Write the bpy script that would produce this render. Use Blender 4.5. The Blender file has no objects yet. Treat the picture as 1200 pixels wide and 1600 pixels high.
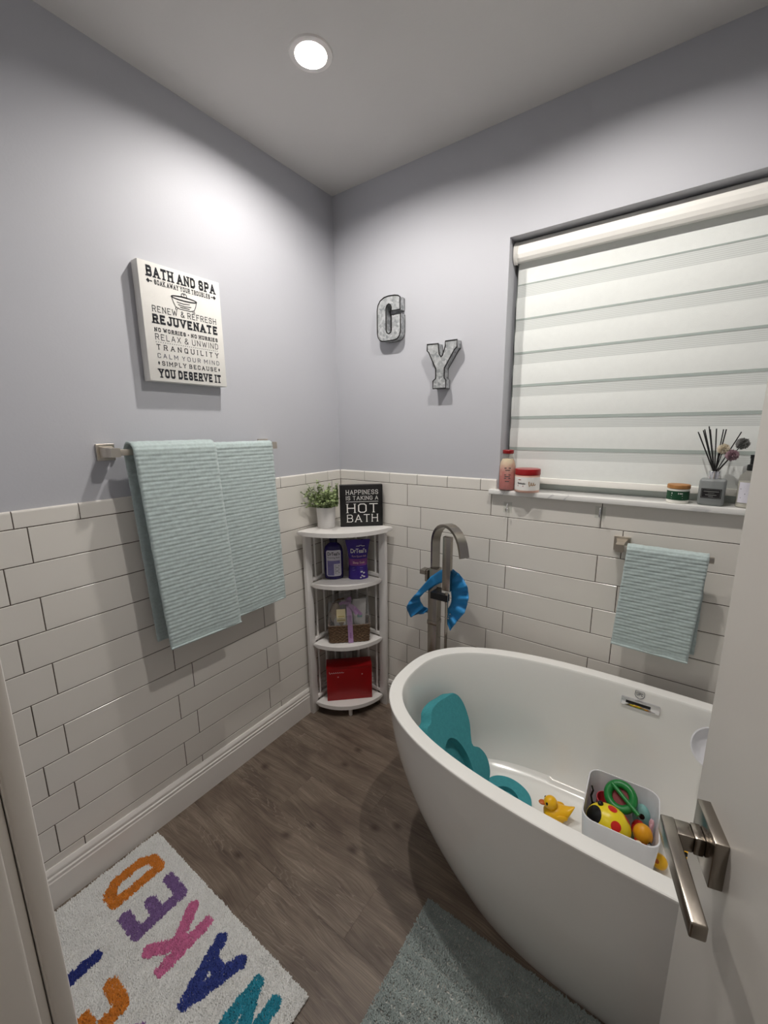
import bpy, bmesh, math, random
import numpy as np
from mathutils import Vector, Matrix
random.seed(7)
rng = np.random.default_rng(7)
PI = math.pi
scene = bpy.context.scene
col = scene.collection

# ------------------------------------------------------------------ camera
CAM = Vector((1.4428, -1.6382, 1.4532))
yaw, pitch, roll = 0.61757, -0.19965, -0.0092
d = Vector((-math.sin(yaw) * math.cos(pitch), math.cos(yaw) * math.cos(pitch), math.sin(pitch)))
r = d.cross(Vector((0, 0, 1))).normalized()
u = r.cross(d)
rr = r * math.cos(roll) + u * math.sin(roll)
uu = u * math.cos(roll) - r * math.sin(roll)
cd = bpy.data.cameras.new('camera')
cd.sensor_fit = 'VERTICAL'
cd.sensor_height = 24.0
cd.lens = 644.65 / 1600 * 24.0
cd.clip_start = 0.02
cam = bpy.data.objects.new('camera', cd)
col.objects.link(cam)
cam.matrix_world = Matrix(((rr.x, uu.x, -d.x, CAM.x), (rr.y, uu.y, -d.y, CAM.y), (rr.z, uu.z, -d.z, CAM.z), (0, 0, 0, 1)))
scene.camera = cam

# ------------------------------------------------------------------ world, exposure
w = bpy.data.worlds.new('night')
scene.world = w
w.use_nodes = True
w.node_tree.nodes['Background'].inputs[0].default_value = (0.012, 0.014, 0.018, 1)
w.node_tree.nodes['Background'].inputs[1].default_value = 1.0
scene.view_settings.view_transform = 'Standard'
scene.view_settings.look = 'None'
scene.view_settings.gamma = 1
scene.view_settings.use_curve_mapping = False
scene.view_settings.exposure = 0.0
LAMP = 1800.0            # radiance of the downlight lenses
HALL = 34.0             # radiance of the unseen fill lamp added in the hall behind the camera
DOWNLIGHTS = [(0.45, -0.585), (1.2, -0.6)]
HALL_FILL = (1.15, -2.45)

# ------------------------------------------------------------------ materials
def c(R, G, B):
    f = lambda v: (v / 255 / 12.92) if v / 255 <= 0.04045 else ((v / 255 + 0.055) / 1.055) ** 2.4
    return (f(R), f(G), f(B), 1)

def mat(name, color, rough=0.5, metal=0.0, var=0.06, scale=12.0, bump=0.0, bscale=80.0, trans=0.0, ior=1.45,
        emit=None, alpha=1.0, coat=0.0, coords='Object', stretch=(1, 1, 1), rand=0.0, sheen=0.0, spec=0.5):
    m = bpy.data.materials.new(name)
    m.use_nodes = True
    nt = m.node_tree
    b = nt.nodes['Principled BSDF']
    L = nt.links.new
    tc = nt.nodes.new('ShaderNodeTexCoord')
    mp = nt.nodes.new('ShaderNodeMapping')
    mp.inputs['Scale'].default_value = stretch
    L(tc.outputs[coords], mp.inputs[0])
    nz = nt.nodes.new('ShaderNodeTexNoise')
    nz.inputs['Scale'].default_value = scale
    nz.inputs['Detail'].default_value = 4
    L(mp.outputs[0], nz.inputs['Vector'])
    ramp = nt.nodes.new('ShaderNodeValToRGB')
    cc = color
    ramp.color_ramp.elements[0].position = 0.3
    ramp.color_ramp.elements[1].position = 0.7
    ramp.color_ramp.elements[0].color = tuple(max(0, v * (1 - var)) for v in cc[:3]) + (1,)
    ramp.color_ramp.elements[1].color = tuple(min(1, v * (1 + var)) for v in cc[:3]) + (1,)
    L(nz.outputs['Fac'], ramp.inputs[0])
    out = ramp.outputs[0]
    if rand:
        oi = nt.nodes.new('ShaderNodeObjectInfo')
        mr = nt.nodes.new('ShaderNodeMapRange')
        mr.inputs[3].default_value = 1 - rand
        mr.inputs[4].default_value = 1 + rand
        L(oi.outputs['Random'], mr.inputs[0])
        hs = nt.nodes.new('ShaderNodeHueSaturation')
        L(mr.outputs[0], hs.inputs['Value'])
        L(out, hs.inputs['Color'])
        out = hs.outputs[0]
    L(out, b.inputs['Base Color'])
    b.inputs['Roughness'].default_value = rough
    b.inputs['Metallic'].default_value = metal
    b.inputs['IOR'].default_value = ior
    b.inputs['Transmission Weight'].default_value = trans
    b.inputs['Alpha'].default_value = alpha
    b.inputs['Coat Weight'].default_value = coat
    b.inputs['Sheen Weight'].default_value = sheen
    b.inputs['Specular IOR Level'].default_value = spec
    if bump:
        n2 = nt.nodes.new('ShaderNodeTexNoise')
        n2.inputs['Scale'].default_value = bscale
        n2.inputs['Detail'].default_value = 5
        L(mp.outputs[0], n2.inputs['Vector'])
        bp = nt.nodes.new('ShaderNodeBump')
        bp.inputs['Strength'].default_value = bump
        bp.inputs['Distance'].default_value = 0.004
        L(n2.outputs['Fac'], bp.inputs['Height'])
        L(bp.outputs[0], b.inputs['Normal'])
    if emit:
        b.inputs['Emission Color'].default_value = emit[0]
        b.inputs['Emission Strength'].default_value = emit[1]
    return m

def wood_floor():
    m = bpy.data.materials.new('vinyl_plank_wood')
    m.use_nodes = True
    nt = m.node_tree
    L = nt.links.new
    N = nt.nodes.new
    b = nt.nodes['Principled BSDF']
    tc = N('ShaderNodeTexCoord')
    oi = N('ShaderNodeObjectInfo')
    sc = N('ShaderNodeVectorMath'); sc.operation = 'SCALE'
    cb = N('ShaderNodeCombineXYZ')
    L(oi.outputs['Random'], cb.inputs[0]); L(oi.outputs['Random'], cb.inputs[1])
    L(cb.outputs[0], sc.inputs[0]); sc.inputs['Scale'].default_value = 37.0
    ad = N('ShaderNodeVectorMath'); ad.operation = 'ADD'
    L(tc.outputs['Object'], ad.inputs[0]); L(sc.outputs[0], ad.inputs[1])
    # big warp gives the cathedral grain and the swirls about the knots
    warp = N('ShaderNodeTexNoise'); warp.inputs['Scale'].default_value = 3.2; warp.inputs['Detail'].default_value = 2
    mp0 = N('ShaderNodeMapping'); mp0.inputs['Scale'].default_value = (0.8, 2.6, 1)
    L(ad.outputs[0], mp0.inputs[0]); L(mp0.outputs[0], warp.inputs['Vector'])
    wsub = N('ShaderNodeVectorMath'); wsub.operation = 'MULTIPLY_ADD'
    wsub.inputs[1].default_value = (0.0, 0.085, 0.0)
    L(warp.outputs['Color'], wsub.inputs[0]); L(ad.outputs[0], wsub.inputs[2])
    mp1 = N('ShaderNodeMapping'); mp1.inputs['Scale'].default_value = (1.3, 20, 1)
    L(wsub.outputs[0], mp1.inputs[0])
    g1 = N('ShaderNodeTexNoise'); g1.inputs['Scale'].default_value = 2.0; g1.inputs['Detail'].default_value = 9; g1.inputs['Roughness'].default_value = 0.72
    L(mp1.outputs[0], g1.inputs['Vector'])
    mp2 = N('ShaderNodeMapping'); mp2.inputs['Scale'].default_value = (5, 170, 1)
    L(wsub.outputs[0], mp2.inputs[0])
    g2 = N('ShaderNodeTexNoise'); g2.inputs['Scale'].default_value = 2.0; g2.inputs['Detail'].default_value = 3
    L(mp2.outputs[0], g2.inputs['Vector'])
    blot = N('ShaderNodeTexNoise'); blot.inputs['Scale'].default_value = 4.5; blot.inputs['Detail'].default_value = 3
    mp3 = N('ShaderNodeMapping'); mp3.inputs['Scale'].default_value = (1, 2.0, 1)
    L(ad.outputs[0], mp3.inputs[0]); L(mp3.outputs[0], blot.inputs['Vector'])
    r1 = N('ShaderNodeValToRGB')
    e = r1.color_ramp.elements
    e[0].position = 0.30; e[0].color = c(92, 80, 71)
    e[1].position = 0.72; e[1].color = c(150, 137, 124)
    k = e.new(0.46); k.color = c(119, 105, 94)
    k = e.new(0.56); k.color = c(128, 115, 103)
    L(g1.outputs['Fac'], r1.inputs[0])
    r2 = N('ShaderNodeValToRGB')
    r2.color_ramp.elements[0].position = 0.35; r2.color_ramp.elements[0].color = (0.72, 0.71, 0.70, 1)
    r2.color_ramp.elements[1].position = 0.65; r2.color_ramp.elements[1].color = (1.12, 1.12, 1.12, 1)
    L(g2.outputs['Fac'], r2.inputs[0])
    r3 = N('ShaderNodeValToRGB')
    r3.color_ramp.elements[0].position = 0.36; r3.color_ramp.elements[0].color = (0.66, 0.62, 0.60, 1)
    r3.color_ramp.elements[1].position = 0.56; r3.color_ramp.elements[1].color = (1.04, 1.03, 1.0, 1)
    L(blot.outputs['Fac'], r3.inputs[0])
    m1 = N('ShaderNodeMix'); m1.data_type = 'RGBA'; m1.blend_type = 'MULTIPLY'; m1.inputs[0].default_value = 0.9
    L(r1.outputs[0], m1.inputs[6]); L(r2.outputs[0], m1.inputs[7])
    m2 = N('ShaderNodeMix'); m2.data_type = 'RGBA'; m2.blend_type = 'MULTIPLY'; m2.inputs[0].default_value = 0.85
    L(m1.outputs[2], m2.inputs[6]); L(r3.outputs[0], m2.inputs[7])
    # knots
    vo = N('ShaderNodeTexVoronoi'); vo.voronoi_dimensions = '2D'; vo.inputs['Scale'].default_value = 3.0
    mp4 = N('ShaderNodeMapping'); mp4.inputs['Scale'].default_value = (1.0, 1.5, 0)
    L(wsub.outputs[0], mp4.inputs[0]); L(mp4.outputs[0], vo.inputs['Vector'])
    r4 = N('ShaderNodeValToRGB')
    r4.color_ramp.elements[0].position = 0.012; r4.color_ramp.elements[0].color = (0.34, 0.29, 0.27, 1)
    r4.color_ramp.elements[1].position = 0.085; r4.color_ramp.elements[1].color = (1, 1, 1, 1)
    L(vo.outputs['Distance'], r4.inputs[0])
    m3 = N('ShaderNodeMix'); m3.data_type = 'RGBA'; m3.blend_type = 'MULTIPLY'; m3.inputs[0].default_value = 0.9
    L(m2.outputs[2], m3.inputs[6]); L(r4.outputs[0], m3.inputs[7])
    # pale hairline contours: limed cathedral grain
    cn = N('ShaderNodeTexNoise'); cn.inputs['Scale'].default_value = 1.6; cn.inputs['Detail'].default_value = 3
    mp5 = N('ShaderNodeMapping'); mp5.inputs['Scale'].default_value = (0.9, 6.5, 1)
    L(ad.outputs[0], mp5.inputs[0]); L(mp5.outputs[0], cn.inputs['Vector'])
    mu = N('ShaderNodeMath'); mu.operation = 'MULTIPLY'; mu.inputs[1].default_value = 26.0
    L(cn.outputs['Fac'], mu.inputs[0])
    fr_ = N('ShaderNodeMath'); fr_.operation = 'FRACT'; L(mu.outputs[0], fr_.inputs[0])
    r5 = N('ShaderNodeValToRGB')
    e5 = r5.color_ramp.elements
    e5[0].position = 0.0; e5[0].color = (0.75, 0.75, 0.75, 1)
    e5[1].position = 0.30; e5[1].color = (0, 0, 0, 1)
    k5 = e5.new(0.10); k5.color = (0.30, 0.30, 0.30, 1)
    L(fr_.outputs[0], r5.inputs[0])
    msk = N('ShaderNodeTexNoise'); msk.inputs['Scale'].default_value = 3.0
    mp6 = N('ShaderNodeMapping'); mp6.inputs['Scale'].default_value = (1.0, 3.0, 1); mp6.inputs['Location'].default_value = (4.1, 2.2, 0)
    L(ad.outputs[0], mp6.inputs[0]); L(mp6.outputs[0], msk.inputs['Vector'])
    mrm = N('ShaderNodeMapRange'); mrm.inputs[1].default_value = 0.46; mrm.inputs[2].default_value = 0.66; mrm.inputs[4].default_value = 0.62
    L(msk.outputs['Fac'], mrm.inputs[0])
    mm = N('ShaderNodeMath'); mm.operation = 'MULTIPLY'
    L(r5.outputs[0], mm.inputs[0]); L(mrm.outputs[0], mm.inputs[1])
    m4 = N('ShaderNodeMix'); m4.data_type = 'RGBA'; m4.inputs[7].default_value = c(176, 164, 150)
    L(mm.outputs[0], m4.inputs[0]); L(m3.outputs[2], m4.inputs[6])
    m3 = m4
    hs = N('ShaderNodeHueSaturation')
    mr = N('ShaderNodeMapRange'); mr.inputs[3].default_value = 0.90; mr.inputs[4].default_value = 1.10
    L(oi.outputs['Random'], mr.inputs[0]); L(mr.outputs[0], hs.inputs['Value'])
    L(m3.outputs[2], hs.inputs['Color'])
    L(hs.outputs[0], b.inputs['Base Color'])
    b.inputs['Roughness'].default_value = 0.42
    bp = N('ShaderNodeBump'); bp.inputs['Strength'].default_value = 0.25; bp.inputs['Distance'].default_value = 0.002
    L(g2.outputs['Fac'], bp.inputs['Height']); L(bp.outputs[0], b.inputs['Normal'])
    return m

def glass_like(name, color, alpha_t, rough=0.05):
    m = bpy.data.materials.new(name)
    m.use_nodes = True
    nt = m.node_tree
    b = nt.nodes['Principled BSDF']
    nz = nt.nodes.new('ShaderNodeTexNoise'); nz.inputs['Scale'].default_value = 30
    mx = nt.nodes.new('ShaderNodeMix'); mx.data_type = 'RGBA'
    mx.inputs[6].default_value = color
    mx.inputs[7].default_value = tuple(v * 0.93 for v in color[:3]) + (1,)
    nt.links.new(nz.outputs['Fac'], mx.inputs[0])
    nt.links.new(mx.outputs[2], b.inputs['Base Color'])
    b.inputs['Roughness'].default_value = rough
    tr = nt.nodes.new('ShaderNodeBsdfTransparent')
    tr.inputs[0].default_value = color
    ms = nt.nodes.new('ShaderNodeMixShader')
    ms.inputs[0].default_value = alpha_t
    out = nt.nodes['Material Output']
    nt.links.new(b.outputs[0], ms.inputs[1])
    nt.links.new(tr.outputs[0], ms.inputs[2])
    nt.links.new(ms.outputs[0], out.inputs['Surface'])
    return m

def sheer_cloth():
    # fine horizontal weave of the sheer bands: threads and gaps
    m = glass_like('sheer_weave', c(232, 236, 233), 0.45, 0.8)
    nt = m.node_tree
    tc = nt.nodes.new('ShaderNodeTexCoord')
    wv = nt.nodes.new('ShaderNodeTexWave')
    wv.bands_direction = 'Z'
    wv.inputs['Scale'].default_value = 55
    wv.inputs['Distortion'].default_value = 0.4
    nt.links.new(tc.outputs['Object'], wv.inputs['Vector'])
    mr = nt.nodes.new('ShaderNodeMapRange')
    mr.inputs[3].default_value = 0.03
    mr.inputs[4].default_value = 0.22
    nt.links.new(wv.outputs['Fac'], mr.inputs[0])
    ms = [n for n in nt.nodes if n.type == 'MIX_SHADER'][0]
    nt.links.new(mr.outputs[0], ms.inputs[0])
    return m

def galvanized():
    m = mat('galvanized_metal', c(176, 179, 180), 0.45, 0.55, 0.1, 30)
    nt = m.node_tree
    b = nt.nodes['Principled BSDF']
    vo = nt.nodes.new('ShaderNodeTexVoronoi')
    vo.inputs['Scale'].default_value = 95
    tc = nt.nodes.new('ShaderNodeTexCoord')
    nt.links.new(tc.outputs['Object'], vo.inputs['Vector'])
    rp = nt.nodes.new('ShaderNodeValToRGB')
    rp.color_ramp.elements[0].color = c(140, 144, 146)
    rp.color_ramp.elements[1].color = c(214, 216, 216)
    nt.links.new(vo.outputs['Color'], rp.inputs[0])
    nt.links.new(rp.outputs[0], b.inputs['Base Color'])
    return m

def salt_mix():
    m = mat('pink_bath_salt', c(226, 130, 122), 0.7, 0, 0.25, 220)
    nt = m.node_tree
    b = nt.nodes['Principled BSDF']
    tc = nt.nodes.new('ShaderNodeTexCoord')
    sx = nt.nodes.new('ShaderNodeSeparateXYZ')
    nt.links.new(tc.outputs['Object'], sx.inputs[0])
    nz = nt.nodes.new('ShaderNodeTexNoise'); nz.inputs['Scale'].default_value = 60
    nt.links.new(tc.outputs['Object'], nz.inputs['Vector'])
    ad = nt.nodes.new('ShaderNodeMath'); ad.operation = 'MULTIPLY_ADD'
    ad.inputs[1].default_value = 0.05
    nt.links.new(nz.outputs['Fac'], ad.inputs[0]); nt.links.new(sx.outputs['Z'], ad.inputs[2])
    rp = nt.nodes.new('ShaderNodeValToRGB')
    e = rp.color_ramp.elements
    e[0].position = 0.02; e[0].color = c(176, 84, 84)
    e[1].position = 0.145; e[1].color = c(236, 222, 190)
    k = e.new(0.085); k.color = c(214, 118, 112)
    k = e.new(0.115); k.color = c(232, 176, 160)
    nt.links.new(ad.outputs[0], rp.inputs[0])
    nt.links.new(rp.outputs[0], b.inputs['Base Color'])
    return m

M = {}
M['paint'] = mat('blue_grey_paint', c(188, 189, 195), 0.62, var=0.012, scale=3, bump=0.05, bscale=160)
M['ceiling'] = mat('ceiling_paint', c(214, 211, 208), 0.8, var=0.012, scale=3, bump=0.05, bscale=120)
M['tile'] = mat('white_glazed_tile', c(226, 222, 215), 0.2, var=0.012, scale=5, bump=0.02, bscale=12, rand=0.012)
M['grout'] = mat('brown_grey_grout', c(84, 72, 64), 0.95, var=0.1, scale=60)
M['trim'] = mat('white_trim_paint', c(228, 224, 219), 0.3, var=0.012, scale=6)
M['door'] = mat('white_door_paint', c(198, 194, 188), 0.38, var=0.012, scale=6, bump=0.03, bscale=90)
M['wood'] = wood_floor()
M['under'] = mat('dark_seam', c(60, 52, 46), 0.9)
M['hall'] = mat('hall_wall_paint', c(200, 192, 184), 0.7, var=0.02, scale=3)
M['acrylic'] = mat('white_tub_acrylic', c(236, 235, 231), 0.16, var=0.006, scale=3, coat=0.3)
M['chrome'] = mat('polished_chrome', c(225, 225, 228), 0.08, 1.0, 0.02)
M['nickel'] = mat('brushed_nickel', c(160, 154, 146), 0.2, 1.0, 0.05, 40, stretch=(1, 1, 30))
M['nickel_dark'] = mat('satin_nickel', c(150, 143, 134), 0.22, 1.0, 0.04, 30)
M['nickel_light'] = mat('light_brushed_nickel', c(206, 199, 188), 0.33, 1.0, 0.04, 40)
M['black'] = mat('black_plastic', c(22, 22, 24), 0.4)
M['towel'] = mat('pale_aqua_terry', c(188, 203, 202), 0.95, var=0.08, scale=120, bump=0.5, bscale=900, sheen=0.3)
M['mat'] = mat('grey_aqua_pile', c(152, 162, 160), 0.95, var=0.14, scale=25, sheen=0.2)
M['rugwhite'] = mat('white_pile', c(228, 228, 226), 0.95, var=0.05, scale=25, sheen=0.2)
M['ruggrey'] = mat('rug_backing', c(205, 203, 198), 0.95)
M['shelfwhite'] = mat('white_shelf_paint', c(232, 229, 226), 0.35, var=0.012, scale=10)
M['canvas'] = mat('white_canvas', c(230, 228, 223), 0.85, var=0.015, scale=30, bump=0.2, bscale=700)
M['ink'] = mat('dark_navy_ink', c(30, 31, 38), 0.8, var=0.1, scale=90)
M['inkgrey'] = mat('grey_ink', c(86, 88, 98), 0.8, var=0.1, scale=90)
M['whiteprint'] = mat('white_print', c(238, 236, 232), 0.7, var=0.02)
M['blackwood'] = mat('black_painted_wood', c(22, 21, 21), 0.45, var=0.2, scale=40)
M['galv'] = galvanized()
M['galvedge'] = mat('dark_patina_edge', c(34, 32, 31), 0.55, 0.4, 0.2, 60)
M['shade'] = mat('opaque_shade_cloth', c(236, 239, 236), 0.85, var=0.012, scale=60, bump=0.15, bscale=500)
M['sheer'] = sheer_cloth()
M['slitgrey'] = mat('painted_slit_grey', c(176, 186, 181), 0.9, var=.03)  # painted grey for the dark slit at the top of each sheer
M['cassette'] = mat('white_cassette', c(240, 238, 232), 0.45, var=0.01)
M['alu'] = mat('white_window_frame', c(206, 214, 210), 0.35, var=0.02)
M['pane'] = glass_like('green_tinted_pane', c(150, 172, 164), 0.55, 0.03)
M['marble'] = None
M['leaf'] = mat('green_leaf', c(142, 158, 108), 0.6, var=0.55, scale=60)
M['stem'] = mat('green_stem', c(84, 98, 66), 0.7)
M['soil'] = mat('dark_soil', c(36, 31, 28), 0.95, var=0.3, scale=90)
M['pot'] = mat('white_ceramic', c(226, 224, 222), 0.35)
M['navyplastic'] = mat('dark_violet_plastic', c(38, 28, 92), 0.2, var=0.05)
M['navycap'] = mat('deep_navy_cap', c(22, 18, 48), 0.3)
M['label'] = mat('white_label', c(214, 212, 222), 0.6, var=0.02)
M['lavender'] = mat('lavender_print', c(122, 116, 168), 0.6, var=0.12, scale=60)
M['violetbag'] = mat('violet_foil', c(58, 34, 132), 0.28, var=0.15, scale=25, bump=0.3, bscale=40)
M['magenta'] = mat('purple_band_print', c(128, 66, 138), 0.35, var=0.08)
M['wicker'] = mat('brown_wicker', c(112, 88, 66), 0.7, var=0.35, scale=160)
M['beige'] = mat('beige_sponge', c(196, 176, 150), 0.95, var=0.1, scale=160, bump=0.6, bscale=300)
M['ribbon'] = mat('lilac_satin_ribbon', c(178, 140, 186), 0.35, var=0.05, sheen=0.3)
M['tag'] = mat('cream_tag', c(226, 214, 172), 0.7)
M['tagyellow'] = mat('mustard_print', c(176, 158, 78), 0.7)
M['cello'] = glass_like('clear_cellophane', c(235, 235, 235), 0.88, 0.08)
M['red'] = mat('red_card', c(158, 14, 20), 0.35, var=0.05)
M['pinkprint'] = mat('pale_pink_print', c(226, 186, 190), 0.6)
M['foam'] = mat('teal_bath_foam', c(62, 146, 154), 0.9, var=0.07, scale=90, bump=0.5, bscale=500)
M['duck'] = mat('yellow_vinyl', c(242, 184, 22), 0.3, var=0.03)
M['bill'] = mat('orange_vinyl', c(196, 96, 26), 0.35)
M['eye'] = mat('black_eye_print', c(16, 14, 14), 0.25)
M['binplastic'] = mat('white_bin_plastic', c(222, 222, 226), 0.35, var=0.01)
M['yellowtoy'] = mat('lemon_yellow_vinyl', c(238, 214, 38), 0.3, var=0.04)
M['reddot'] = mat('red_vinyl', c(206, 34, 30), 0.35)
M['green'] = mat('green_plastic', c(28, 122, 56), 0.3)
M['pinkcup'] = mat('pink_red_plastic', c(206, 70, 82), 0.35)
M['teal'] = mat('pale_teal_vinyl', c(132, 186, 182), 0.4)
M['cream'] = mat('cream_vinyl', c(232, 218, 190), 0.4)
M['pinkvinyl'] = mat('light_pink_vinyl', c(222, 180, 192), 0.4)
M['blue'] = mat('blue_eva_foam', c(40, 132, 192), 0.5, var=0.05)
M['clear'] = glass_like('clear_plastic', c(250, 251, 250), 0.96, 0.05)
M['glassjar'] = glass_like('clear_glass', c(240, 238, 234), 0.88, 0.04)
M['salt'] = salt_mix()
M['redlid'] = mat('red_lid', c(146, 20, 24), 0.3)
M['peach'] = mat('peach_scrub', c(232, 186, 168), 0.6)
M['tanprint'] = mat('tan_print', c(172, 140, 104), 0.6)
M['candlewood'] = mat('bamboo_lid', c(168, 118, 66), 0.5, var=0.2, scale=30, stretch=(1, 8, 1))
M['candlegreen'] = mat('forest_green_label', c(24, 70, 44), 0.5)
M['wax'] = mat('white_wax', c(232, 230, 222), 0.5)
M['frost'] = glass_like('smoky_frosted_glass', c(176, 180, 180), 0.45, 0.3)
M['oil'] = mat('dark_oil', c(74, 76, 76), 0.2)
M['blacklabel'] = mat('black_label', c(24, 23, 26), 0.5)
M['reed'] = mat('black_reed', c(26, 25, 26), 0.8)
M['creampetal'] = mat('cream_petal', c(226, 216, 196), 0.9, var=0.12, scale=120)
M['mauvepetal'] = mat('mauve_petal', c(168, 140, 148), 0.9, var=0.2, scale=120)
M['greypetal'] = mat('grey_petal', c(134, 134, 132), 0.9, var=0.2, scale=120)
M['liquid'] = mat('pale_liquid', c(206, 206, 198), 0.15)
M['lens'] = mat('lit_lens', c(255, 250, 240), 0.4, emit=((1.0, 0.955, 0.90, 1), LAMP))
M['hallfill'] = mat('lit_hall_fill_lens', c(255, 244, 230), 0.4, emit=((1.0, 0.92, 0.84, 1), HALL))
M['reflector'] = mat('lamp_reflector', c(236, 232, 228), 0.3)
def marble():
    m = mat('white_marble', c(232, 232, 230), 0.15, var=0.02, scale=3)
    nt = m.node_tree
    b = nt.nodes['Principled BSDF']
    tc = nt.nodes.new('ShaderNodeTexCoord')
    nz = nt.nodes.new('ShaderNodeTexNoise'); nz.inputs['Scale'].default_value = 3; nz.inputs['Detail'].default_value = 5
    nz.inputs['Distortion'].default_value = 1.5
    nt.links.new(tc.outputs['Object'], nz.inputs['Vector'])
    rp = nt.nodes.new('ShaderNodeValToRGB')
    e = rp.color_ramp.elements
    e[0].position = 0.485; e[0].color = c(236, 235, 232)
    e[1].position = 0.515; e[1].color = c(236, 235, 232)
    k = e.new(0.5); k.color = c(208, 208, 208)
    nt.links.new(nz.outputs['Fac'], rp.inputs[0])
    nt.links.new(rp.outputs[0], b.inputs['Base Color'])
    return m
M['marble'] = marble()

# ------------------------------------------------------------------ helpers
def link(o, parent=None):
    col.objects.link(o)
    if parent is not None:
        o.parent = parent
    return o

def mesh_obj(name, verts, faces, m, parent=None, smooth=False):
    me = bpy.data.meshes.new(name)
    me.from_pydata([tuple(v) for v in verts], [], [tuple(f) for f in faces])
    if smooth:
        me.polygons.foreach_set('use_smooth', [True] * len(me.polygons))
    me.update()
    o = bpy.data.objects.new(name, me)
    if m is not None:
        me.materials.append(m)
    return link(o, parent)

def from_bm(name, bm, m, parent=None, smooth=False, angle=None):
    bmesh.ops.recalc_face_normals(bm, faces=bm.faces)
    me = bpy.data.meshes.new(name)
    bm.to_mesh(me)
    bm.free()
    if smooth:
        me.polygons.foreach_set('use_smooth', [True] * len(me.polygons))
    if angle is not None:
        me.set_sharp_from_angle(angle=math.radians(angle))
    me.materials.append(m)
    o = bpy.data.objects.new(name, me)
    return link(o, parent)

def bm_box(bm, lo, hi, bevel=0.0, seg=2):
    x0, y0, z0 = lo
    x1, y1, z1 = hi
    v = [bm.verts.new(p) for p in ((x0, y0, z0), (x1, y0, z0), (x1, y1, z0), (x0, y1, z0), (x0, y0, z1), (x1, y0, z1), (x1, y1, z1), (x0, y1, z1))]
    fs = [bm.faces.new([v[i] for i in f]) for f in ((3, 2, 1, 0), (4, 5, 6, 7), (0, 1, 5, 4), (1, 2, 6, 5), (2, 3, 7, 6), (3, 0, 4, 7))]
    if bevel:
        es = list({e for f in fs for e in f.edges})
        bmesh.ops.bevel(bm, geom=es, offset=bevel, segments=seg, affect='EDGES', profile=0.5)
    return v

def box(name, lo, hi, m, parent=None, bevel=0.0, seg=2):
    bm = bmesh.new()
    bm_box(bm, lo, hi, bevel, seg)
    return from_bm(name, bm, m, parent, smooth=bevel > 0, angle=40 if bevel > 0 else None)

def boxes(name, lst, m, parent=None, bevel=0.0):
    bm = bmesh.new()
    for lo, hi in lst:
        bm_box(bm, lo, hi, bevel)
    return from_bm(name, bm, m, parent)

def lathe(name, prof, m, parent=None, seg=40, center=(0, 0, 0), smooth=True, angle=35, sy=1.0):
    """profile [(radius, z)] turned about the z axis; a radius of 0 closes the end"""
    vs, fs = [], []
    rings = []
    for rad, z in prof:
        if rad <= 1e-6:
            rings.append([len(vs)])
            vs.append((center[0], center[1], center[2] + z))
        else:
            rings.append(list(range(len(vs), len(vs) + seg)))
            for i in range(seg):
                a = 2 * PI * i / seg
                vs.append((center[0] + rad * math.cos(a), center[1] + sy * rad * math.sin(a), center[2] + z))
    for A, B in zip(rings, rings[1:]):
        for i in range(seg):
            j = (i + 1) % seg
            if len(A) == 1 and len(B) == 1:
                continue
            if len(A) == 1:
                fs.append((A[0], B[j], B[i]))
            elif len(B) == 1:
                fs.append((A[i], A[j], B[0]))
            else:
                fs.append((A[i], A[j], B[j], B[i]))
    o = mesh_obj(name, vs, fs, m, parent, smooth)
    bm = bmesh.new(); bm.from_mesh(o.data); bmesh.ops.recalc_face_normals(bm, faces=bm.faces); bm.to_mesh(o.data); bm.free()
    if smooth and angle:
        o.data.set_sharp_from_angle(angle=math.radians(angle))
    return o

def sweep_verts(pts, section, up=Vector((0, 0, 1)), closed=False, scale=None):
    """sweep a 2-D section (list of (a,b)) along 3-D points; returns verts, faces"""
    pts = [Vector(p) for p in pts]
    n = len(pts)
    vs, fs = [], []
    k = len(section)
    prev = None
    for i, p in enumerate(pts):
        if closed:
            t = (pts[(i + 1) % n] - pts[i - 1])
        else:
            t = pts[min(i + 1, n - 1)] - pts[max(i - 1, 0)]
        t.normalize()
        if prev is None:
            a = t.cross(up)
            if a.length < 1e-4:
                a = t.cross(Vector((1, 0, 0)))
            a.normalize()
        else:
            a = prev - t * prev.dot(t)
            a.normalize()
        prev = a
        b = a.cross(t)
        s = scale[i] if scale else 1.0
        for (x, y) in section:
            vs.append(p + a * x * s + b * y * s)
    for i in range(n if closed else n - 1):
        j = (i + 1) % n
        for q in range(k):
            q2 = (q + 1) % k
            fs.append((i * k + q, i * k + q2, j * k + q2, j * k + q))
    if not closed:
        fs.append(tuple(range(k))[::-1])
        fs.append(tuple((n - 1) * k + q for q in range(k)))
    return vs, fs

def circ(rad, n=8):
    return [(rad * math.cos(2 * PI * i / n), rad * math.sin(2 * PI * i / n)) for i in range(n)]

def tube(name, pts, rad, m, parent=None, n=8, closed=False, section=None, up=Vector((0, 0, 1)), scale=None, smooth=True):
    vs, fs = sweep_verts(pts, section or circ(rad, n), up, closed, scale)
    o = mesh_obj(name, vs, fs, m, parent, smooth)
    bm = bmesh.new(); bm.from_mesh(o.data); bmesh.ops.recalc_face_normals(bm, faces=bm.faces); bm.to_mesh(o.data); bm.free()
    if smooth:
        o.data.set_sharp_from_angle(angle=math.radians(42))
    return o

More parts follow.
